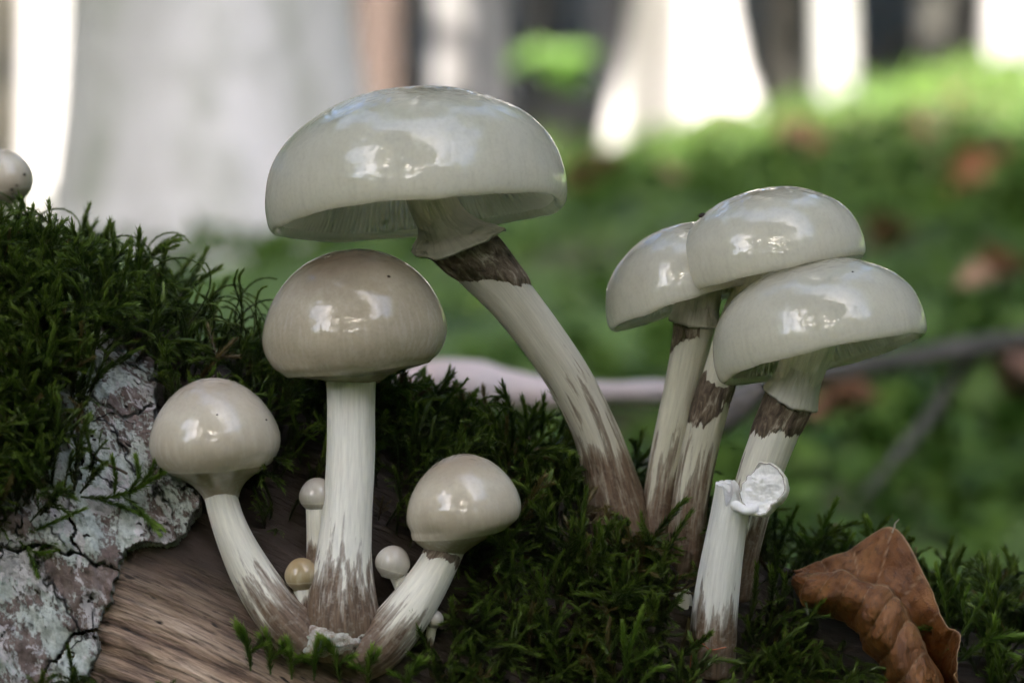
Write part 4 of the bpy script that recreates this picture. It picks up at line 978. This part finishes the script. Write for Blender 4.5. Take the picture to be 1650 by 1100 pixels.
def hooked_fronds():
    r = np.random.default_rng(88); Vs, Fs, ts, rs = [], [], [], []; off = 0
    for k in range(150):
        x0 = r.uniform(-12.5, 4.5) if k < 100 else r.uniform(-12, 12); t0 = r.uniform(-0.35, 0.45)
        b = log_pt(x0, t0, 0.1); L = r.uniform(1.6, 3.0) * (0.8 if x0 > -3 else 1.0); m = 14; t = np.linspace(0, 1, m)
        side = 1 if r.random() < 0.5 else -1; turn = r.uniform(1.2, 3.6); ang = r.uniform(-0.5, 0.5) + side * turn * t ** 2.4; az = r.normal() * 0.5
        ds = L / (m - 1); u = np.concatenate(([0], np.cumsum(np.sin(ang[1:]) * ds))); z = np.concatenate(([0], np.cumsum(np.cos(ang[1:]) * ds)))
        path = b + np.stack((u * math.cos(az), u * math.sin(az), z), 1)
        if any((np.linalg.norm(path[:, None] - c_[None, ::6], axis=2) < r_[None, ::6] + 0.12).any() for c_, r_ in STEMS): continue
        V, F, tv = shoot(path, int(52 * L), 0.085, 0.024, 900 + k, 0.42, 0.022, sides=4)
        Vs.append(V); Fs.append(F + off); off += len(V); ts.append(np.clip(tv * 0.9 + 0.05, 0, 1)); rs.append(np.full(len(V), 0.8 * r.random()))
    me = mesh_np('hooked_moss', np.concatenate(Vs) / 100, np.concatenate(Fs), {'tip': np.concatenate(ts), 'rnd': np.concatenate(rs)}, smooth=False)
    kind(link('hooked_moss', me, MATS['moss']), 'stuff', 'long hooked moss fronds curling up along the ridge of the log', 'moss')
hooked_fronds()

# hero sprigs that can be told apart
def sprig(label, pts, Y, seed, width=1.0, branches=(), mat='moss_fresh', leaf=0.14, dens=62, Y1=None, group=None):
    """pts: photo pixels foot to tip; branches: (fraction, list of px offsets)"""
    n = len(pts); ys = np.linspace(Y, Y if Y1 is None else Y1, n)
    path, _ = smooth_curve(np.array([P(a, b, c) for (a, b), c in zip(pts, ys)]), 16)
    L = np.linalg.norm(np.diff(path, axis=0), axis=1).sum(); loc = path[0] / 100
    V, F, t = shoot(path, int(dens * L * 1.9) + 14, leaf * width * 1.05, 0.030 * width, seed, 0.70, 0.020 * width)
    root = thing('moss_sprig', label, 'moss sprig', loc, group)
    link('shoot', mesh_np('shoot', V / 100 - loc, F, {'tip': t, 'rnd': np.full(len(V), (seed * 0.37) % 1 * 0.6)}, smooth=False), MATS[mat], root)
    for j, (f, bp) in enumerate(branches):
        i = int(f * 15); q0 = path[i]; px0, py0 = to_px(q0); yb = q0[1]
        bpts = [q0] + [P(px0 + dx, py0 + dy, yb - 0.04 * (k + 1)) for k, (dx, dy) in enumerate(bp)]
        pb, _ = smooth_curve(np.array(bpts), 9); Lb = np.linalg.norm(np.diff(pb, axis=0), axis=1).sum()
        V, F, t = shoot(pb, int(dens * Lb * 1.9) + 10, leaf * width * 0.95, 0.028 * width, seed * 10 + j, 0.70, 0.014 * width)
        link('side_branch', mesh_np('side_branch', V / 100 - loc, F, {'tip': np.clip(t * 0.85 + 0.1, 0, 1), 'rnd': np.full(len(V), 0.2)}, smooth=False), MATS[mat], root)
sprig('branching moss sprig lying across the lichen bark beside the rounded cream cap', [(130, 800), (170, 802), (215, 790), (255, 765), (282, 755)], -0.3, 1, 1.15,
      [(0.35, [(2, -30), (-3, -62)]), (0.5, [(18, -25), (14, -58)]), (0.62, [(18, -26), (28, -50)]), (0.15, [(40, 12), (80, 28), (110, 50)]), (0.4, [(28, 20), (62, 62)]), (0.82, [(20, -28), (40, -40)])], Y1=-0.5)
sprig('flat moss sprig creeping over bark beside the dark pits', [(0, 850), (30, 868), (60, 890), (95, 885)], -0.7, 2, 1.0, [(0.5, [(10, 25), (18, 48)]), (0.7, [(15, -12), (38, -14)]), (0.3, [(30, -10), (70, -28), (110, -45)])])
sprig('small pale moss tuft hanging at the moss edge above bark', [(20, 590), (32, 640), (40, 680)], -0.2, 3, 1.0, [(0.4, [(25, 5), (50, 12)])])
sprig('tall hooked moss tendril arching over the ridge', [(285, 540), (318, 505), (338, 462), (336, 430), (322, 422), (308, 436)], 2.2, 4, 0.62, mat='moss', leaf=0.10)
sprig('thin hooked moss tendril curling below the tall one', [(330, 560), (345, 525), (338, 492), (318, 470), (310, 460), (318, 455)], 2.0, 5, 0.6, mat='moss', leaf=0.10)
sprig('looped moss tendril on the left part of the ridge', [(165, 490), (195, 460), (208, 425), (202, 398), (185, 388), (170, 396)], 2.6, 6, 0.62, mat='moss', leaf=0.10)
sprig('upright forked moss shoot left of the tan domed cap', [(385, 560), (390, 510), (388, 470), (385, 448), (392, 436)], 2.2, 7, 0.7, [(0.55, [(-12, -35), (-8, -55)])], mat='moss')
sprig('curled moss shoot touching the tan domed cap', [(425, 560), (414, 520), (412, 490), (418, 468), (428, 462)], 1.6, 8, 0.62, mat='moss')
sprig('moss shoot with outstretched tip before the pinkish dead branch', [(655, 745), (690, 690), (715, 650), (735, 630), (752, 612)], 2.4, 9, 0.72, [(0.3, [(-20, -30), (-22, -50)])], mat='moss')
sprig('forked moss shoot standing before the pinkish dead branch', [(640, 740), (655, 700), (668, 660), (672, 625), (685, 610)], 2.5, 10, 0.75, [(0.4, [(-35, 15), (-45, 30)])], mat='moss')
sprig('bent moss shoot right of the forked one', [(800, 740), (800, 700), (802, 672), (812, 660), (822, 660)], 2.6, 11, 0.65, mat='moss')
sprig('pale green moss sprig standing in front of the snapped stem foot', [(1005, 1100), (1012, 1060), (1022, 1020), (1035, 982)], -0.9, 12, 1.15, [(0.3, [(20, -10), (42, -22)]), (0.25, [(-4, -35), (-6, -70)])])
sprig('slanting pale moss sprig low in front of the snapped stem', [(1020, 1120), (1045, 1085), (1075, 1072)], -0.9, 13, 1.1)
sprig('tall pale moss shoot behind the curled brown leaf', [(1300, 930), (1315, 890), (1328, 850), (1348, 806)], 3.4, 14, 1.1, [(0.35, [(-15, -20), (-25, -28)])])
sprig('short moss shoot leaning beside the curled brown leaf apex', [(1345, 910), (1360, 885), (1375, 862)], 3.2, 15, 0.98)
sprig('stubby moss shoot touching the curled brown leaf apex', [(1412, 880), (1406, 855), (1398, 835)], 3.0, 16, 0.98)
sprig('upright dark moss shoot right of the curled brown leaf', [(1530, 1010), (1522, 970), (1512, 930), (1508, 912)], 1.8, 17, 1.04, [(0.4, [(14, -20), (22, -40)])])
sprig('slender pale moss shoot standing right of the curled leaf', [(1545, 1030), (1562, 1000), (1580, 970), (1596, 945)], 1.6, 18, 1.04, [(0.3, [(-6, -30), (2, -60)])])
sprig('drooping moss sprig reaching out beyond the curled leaf', [(1540, 1070), (1570, 1045), (1605, 1028), (1655, 1022)], 1.2, 19, 1.3, [(0.4, [(20, -25), (22, -42)]), (0.6, [(15, 20), (35, 30)])])
rs_ = np.random.default_rng(17)
for k, (a, b) in enumerate([(404, 1050), (436, 1056), (470, 1064), (506, 1066), (548, 1070), (592, 1078), (652, 1094)]):
    ln_ = rs_.uniform(34, 58); dx = rs_.uniform(-22, 22); sd = 1 if dx < 0 else -1
    sprig('short fresh moss sprig growing at the foot of the joined stems', [(a, b + 30), (a + dx * 0.2, b + 4), (a + dx * 0.6, b - ln_ * 0.5), (a + dx * 1.5, b - ln_ * 0.85)], -0.9, 30 + k, 1.15,
          [(0.35, [(sd * 12, -10), (sd * 26, -16)]), (0.55, [(-sd * 10, -12), (-sd * 16, -24)])], leaf=0.15, group='moss sprigs at the foot of the joined stems')

# ------------------------------------------------------------------ curled brown leaf
def dry_leaf():
    rows = [  # each row: five points across (px, py, Y)
        [(1276, 940, 1.9), (1278, 934, 1.7), (1281, 928, 1.8), (1283, 926, 2.2), (1277, 920, 2.3)],
        [(1303, 982, 1.8), (1300, 955, 1.2), (1312, 926, 1.3), (1322, 932, 2.2), (1312, 908, 2.6)],
        [(1342, 994, 1.7), (1338, 962, 1.0), (1356, 922, 1.1), (1368, 930, 2.3), (1366, 886, 2.8)],
        [(1372, 1008, 1.6), (1380, 972, 0.8), (1388, 936, 1.0), (1405, 932, 2.4), (1441, 850, 2.6)],
        [(1394, 1042, 1.5), (1404, 1004, 0.6), (1428, 952, 0.9), (1444, 966, 2.2), (1494, 936, 2.0)],
        [(1424, 1082, 1.4), (1438, 1048, 0.5), (1458, 990, 0.8), (1478, 1030, 2.2), (1520, 1000, 1.5)],
        [(1438, 1130, 1.3), (1464, 1096, 0.4), (1488, 1048, 0.8), (1512, 1085, 2.1), (1549, 1024, 1.0)],
        [(1450, 1180, 1.3), (1490, 1150, 0.5), (1516, 1110, 0.8), (1530, 1125, 1.9), (1538, 1075, 0.9)],
        [(1480, 1220, 1.3), (1510, 1200, 0.7), (1535, 1170, 0.9), (1545, 1165, 1.6), (1555, 1130, 1.0)]]
    C = np.array([[P(*q) for q in r_] for r_ in rows])
    nu, nv = 150, 90
    A = np.stack([catmull(C[:, j], nu) for j in range(5)], 1)
    G = np.stack([catmull(A[i], nv) for i in range(nu)], 0)
    u = np.linspace(0, 8, nu)[:, None]; v = np.linspace(0, 4, nv)[None, :]
    dx = np.gradient(G, axis=0); dy = np.gradient(G, axis=1); n = np.cross(dx, dy); n /= np.linalg.norm(n, axis=-1)[..., None] + 1e-9
    n = n * np.sign(-(n[..., 1:2]) + 1e-6) if False else n
    # pleats between side veins, running slantwise from the fold
    ph = (u * 1.15 + 0.30 * np.abs(v - 2.0)) ; fr = np.abs((ph % 1.0) - 0.5) * 2          # 1 on the vein
    amp = 0.14 * (1 + 1.6 * fbm(v3(u + 0 * v, v * 0.5 + 0 * u, 0 * u * v), 0.9, 2, 77.0)) * np.sin(np.clip(np.abs(v - 2.0) / 2.0, 0, 1) * PI * 0.8 + 0.25) * np.sin(np.clip(u / 8, 0, 1) * PI) ** 0.4
    sg = np.where(v < 2.0, -1.0, 1.0)
    q = v3(u * 1.0 + 0 * v, v * 1.0 + 0 * u, 0 * u * v)
    bumpy = amp * (np.sqrt(np.clip(1 - fr ** 2, 0, 1)) - 0.5) + 0.09 * fbm(q, 2.0, 3, 4.0) + 0.03 * fbm(q, 9.0, 3, 2.0)
    outw = np.sign(np.sum(n * (np.array((0, -1.0, 0.4))), -1)); outw[outw == 0] = 1
    G = G + n * (bumpy * outw)[..., None]
    loc = P(1400, 1010, 1.6) / 100
    vein = np.clip((fr - 0.93) / 0.07, 0, 1) * np.ones_like(G[..., 0]); vein = np.maximum(vein, np.clip(1 - np.abs(v - 2.02) / 0.05, 0, 1) * np.ones_like(vein)); vein = np.maximum(vein, 0.8 * np.clip(1 - np.minimum(v, 4 - v) / 0.05, 0, 1))
    me = mesh_np('blade', G.reshape(-1, 3) / 100 - loc, grid_faces(nu, nv), {'lc': q.reshape(-1, 3), 'vein': vein.ravel()})
    N = NT('dry_leaf'); lc = N.attr('lc', True); vn = N.attr('vein')
    a = N.noise(lc, 1.3, 4, 0.6); b = N.noise(lc, 6.0, 4, 0.65); g = N.noise(lc, 28.0, 3, 0.6)
    col = N.ramp(a, [(0.3, (0.10, 0.034, 0.010)), (0.5, (0.20, 0.078, 0.021)), (0.7, (0.31, 0.14, 0.045))])
    col = N.mix(N.math('MULTIPLY', N.ramp(b, [(0.52, 0.0), (0.68, 1.0)]), 0.75), col, (0.07, 0.03, 0.014))
    col = N.mix(N.math('MULTIPLY', vn, 0.7), col, (0.42, 0.29, 0.18))
    h = N.math('ADD', N.math('MULTIPLY', g, 0.5), N.math('ADD', b, N.math('MULTIPLY', vn, 0.4)))
    root = thing('dry_leaf', 'curled pleated brown dead leaf lying on the moss', 'leaf', loc)
    o = link('blade', me, N.done(leaf_shader(N, col, 0.12, 0.42, N.bump(h, 0.6, 0.0008), 0.5)), root)
    md = o.modifiers.new('thickness', 'SOLIDIFY'); md.thickness = 0.00018
    cc, _ = smooth_curve(np.array([P(1438, 858, 2.55), P(1441, 850, 2.6), P(1442, 843, 2.6), P(1449, 836, 2.6)]), 8)
    link('leaf_tip', (lambda me: me)(tube(cc / 100 - loc, np.linspace(0.03, 0.008, 8) / 100, 6)), mat_plain('leaf_tip', (0.42, 0.36, 0.28)), root)
def mat_plain(name, c, rough=0.7):
    N = NT(name); f = N.noise(N.obj(), 300, 3)
    return N.done(N.bsdf(Base_Color=N.mix(f, c, tuple(x * 0.7 for x in c)), Roughness=rough).outputs[0])
dry_leaf()

# ------------------------------------------------------------------ small pieces on the log
def peg():
    cc, _ = smooth_curve(np.array([P(8, 450, 3.6), P(14, 425, 3.6), P(20, 395, 3.6), P(25, 367, 3.6)]), 16); loc = cc[0] / 100
    rad = np.array([.13] * 4 + [.135] * 4 + [.14] * 4 + [.135, .13, .125, .11]) * 1.05
    o = link('bud_scale_twig', tube(cc / 100 - loc, rad / 100, 14), mat_plain('orange_twig', (0.42, 0.17, 0.06), 0.45), loc=loc)
    tag(o, 'short orange brown twig stub poking out of moss under the speckled cap', 'twig')
peg()
def rootlet(label, pts, Y, r, col):
    cc, _ = smooth_curve(np.array([P(a, b, Y) for a, b in pts]), 20); loc = cc[0] / 100
    o = link('rootlet', tube(cc / 100 - loc, np.full(20, r) / 100, 6), mat_plain('rootlet', col), loc=loc); tag(o, label, 'rootlet')
rootlet('thin red rootlet across the foot of the snapped stem', [(1112, 1075), (1116, 1045), (1128, 1034), (1145, 1046), (1170, 1042)], 0.55, 0.012, (0.35, 0.10, 0.04))
rootlet('crooked dark twig crossing the pale lichen patch', [(125, 715), (150, 732), (165, 745), (190, 755), (205, 763)], -0.45, 0.03, (0.07, 0.05, 0.03))

# ------------------------------------------------------------------ dead branches behind the log
def branch(name, label, rows, mat, side=()):
    cc, _ = smooth_curve(np.array([(*P(a, b, Y), r / K * (D + Y) / D) for a, b, Y, r in rows]), 60)
    loc = cc[0, :3] / 100; q = cc[:, :3]; rad = cc[:, 3] * (1 + 0.25 * fbm(v3(q[:, 0], q[:, 1], q[:, 2]), 0.5, 3, 3))
    root = thing(name, label, 'branch', loc)
    link('limb', tube(q / 100 - loc, rad / 100, 14), mat, root)
    for rows2 in side:
        c2, _ = smooth_curve(np.array([(*P(a, b, Y), r / K * (D + Y) / D) for a, b, Y, r in rows2]), 24)
        link('side_branch', tube(c2[:, :3] / 100 - loc, c2[:, 3] / 100, 10), mat, root)
pinkw = NT('pink_dead_wood'); oc = pinkw.obj(); f1 = pinkw.noise(oc, 22, 4); f2 = pinkw.noise(oc, 9, 3)
pinkw = pinkw.done(pinkw.bsdf(Base_Color=pinkw.mix(pinkw.ramp(f2, [(0.42, 0.0), (0.6, 1.0)]), (0.56, 0.42, 0.38), pinkw.mix(f1, (0.44, 0.42, 0.44), (0.58, 0.54, 0.56))), Roughness=0.7).outputs[0])
greyw = trunk_mat('grey_dead_wood', (0.075, 0.07, 0.06), (0.13, 0.115, 0.105), (0.05, 0.045, 0.035), 20)
branch('dead_branch', 'pinkish grey barkless dead branch lying on the ground behind the log', [(590, 675, 30, 18), (640, 640, 30, 38), (700, 620, 30, 38), (760, 616, 29, 36), (830, 630, 29, 35), (900, 636, 29, 24), (960, 634, 30, 20), (1060, 632, 32, 18), (1160, 628, 34, 16)], pinkw)
branch('dead_branch', 'long grey dead stick with a forked side branch behind the caps', [(1140, 640, 60, 12), (1260, 614, 62, 14), (1380, 592, 64, 16), (1480, 575, 66, 17), (1560, 562, 68, 18), (1660, 545, 70, 18), (1760, 530, 72, 16)], greyw,
       [[(1575, 565, 68, 13), (1540, 610, 70, 12), (1500, 670, 70, 11), (1450, 730, 68, 9), (1390, 800, 66, 6)]])
branch('dead_branch', 'short pale stick leaning behind the cluster stems', [(1250, 600, 24, 14), (1190, 650, 24, 26), (1110, 710, 24, 26), (1040, 760, 24, 20)], greyw)

# ------------------------------------------------------------------ undergrowth and litter on the forest floor
def undergrowth():
    r = np.random.default_rng(55); n = 26000
    Yd = 0.25 + 11 * r.random(n) ** 1.7; hw = 0.24 * (Yd + 0.9) + 0.15
    X = r.uniform(-1, 1, n) * hw; Z = terrain_h(X, Yd)
    cl = fbm(v3(X, Yd, 0 * X), 2.2, 3, 8.0)
    keep = r.random(n) < np.clip(0.55 + cl * 2.0, 0.05, 1)
    X, Yd, Z, cl = X[keep], Yd[keep], Z[keep], cl[keep]
    hgt = np.clip(0.03 + 0.10 * np.clip(cl + 0.2, 0, 1), 0.01, 0.1) * np.interp(Yd, [0.3, 1.5, 6], [0.35, 0.7, 1.2]) * r.random(len(X))
    me = leaf_cloud('undergrowth', v3(X, Yd, Z + hgt), 0.032, 5, flat=0.7, elong=0.7)
    kind(link('undergrowth', me, MATS['undergrowth']), 'stuff', 'low green leafy moss and herbs carpeting the bank', 'undergrowth')
undergrowth()

def litter_mesh(seed):
    r = np.random.default_rng(seed); nu, nv = 9, 6; u = np.linspace(0, 1, nu)[:, None]; v = np.linspace(-1, 1, nv)[None, :]
    w = 0.030 * np.sin(np.clip(u, 0.02, 0.98) * PI) ** 0.8
    X = (u - 0.5) * 0.085 + 0 * v; Yv = w * v; Z = 0.016 * np.abs(v) ** 1.5 * r.uniform(0.3, 1.2) + 0.012 * np.sin(u * PI * r.uniform(0.6, 1.4)) + 0.003 * np.sin(u * 40) * np.abs(v)
    return mesh_np('dead_leaf', v3(X, Yv, Z).reshape(-1, 3), grid_faces(nu, nv))
LIT = [litter_mesh(k) for k in range(4)]
LM = [mat_plain('litter_orange', (0.34, 0.145, 0.06)), mat_plain('litter_brown', (0.26, 0.125, 0.07)), mat_plain('litter_dark', (0.16, 0.08, 0.05)), mat_plain('litter_tan', (0.38, 0.22, 0.13))]
for k in range(4): LIT[k].materials.append(LM[k])
def litter():
    r = np.random.default_rng(91)
    spots = [(1585, 335, 0), (1560, 350, 0), (1600, 300, 3), (1500, 340, 1), (950, 345, 3), (965, 335, 1), (1420, 95, 0), (1450, 85, 0), (1390, 100, 1), (1480, 80, 1), (1540, 60, 1), (1290, 260, 1), (1275, 245, 3), (930, 270, 0), (1480, 245, 1), (1545, 180, 3), (1590, 530, 0), (1570, 535, 3), (1340, 745, 1), (1630, 690, 2), (1600, 720, 2), (1420, 450, 1), (760, 420, 1), (1060, 330, 3)]
    for k, (px_, py_, m) in enumerate(spots):
        # walk along the sight line down to the ground
        for Ym in np.linspace(0.4, 25, 600):
            x_ = at_dist(px_, Ym); z_ = (550 - py_) / K / D * (D / 100 + Ym)
            if float(terrain_h(np.array([x_]), np.array([Ym]))[0]) > z_ - 0.01: break
        o = link('dead_leaf', LIT[m], None, loc=(x_, Ym - 0.05, z_ + 0.03)); s = np.interp(Ym, [0.5, 3, 10], [0.5, 0.75, 1.3]) * r.uniform(0.8, 1.2)
        o.scale = (s,) * 3; o.rotation_euler = (r.uniform(0.2, 1.1), r.uniform(-0.5, 0.5), r.uniform(0, 6.3))
        tag(o, 'blurred fallen brown leaf lying on the green bank behind the mushrooms', 'leaf', 'fallen leaves on the bank')
litter()

def sapling():
    Ym = 9.0; x_ = at_dist(893, Ym); z0 = float(terrain_h(np.array([x_]), np.array([Ym]))[0]); top = (550 - 118) / K / D * (D / 100 + Ym)
    root = thing('sapling', 'small bright green leafy sapling left of the bright white trunk', 'sapling', (x_, Ym, z0))
    t = np.linspace(0, 1, 8)[:, None]; link('stem', tube(np.array((0.0, 0, 0)) + t * np.array((0.01, 0, top - z0)) + np.sin(t * 4) * np.array((0.01, 0, 0)), np.linspace(0.004, 0.002, 8), 6), MATS['dark_bark'], root)
    r = np.random.default_rng(6)
    for k in range(15):
        o = link('leaf', SAP, None, root, (r.uniform(-0.10, 0.10), r.uniform(-0.05, 0.05), top - z0 + r.uniform(-0.06, 0.05)))
        o.rotation_euler = (r.uniform(0.3, 1.0), r.uniform(-0.4, 0.4), r.uniform(-0.9, 0.9)); o.scale = (1.4,) * 3
SAP = litter_mesh(9); SAP.materials.append(crown_mat('sapling_leaf', (0.13, 0.24, 0.05), (0.13, 0.24, 0.05)))
sapling()
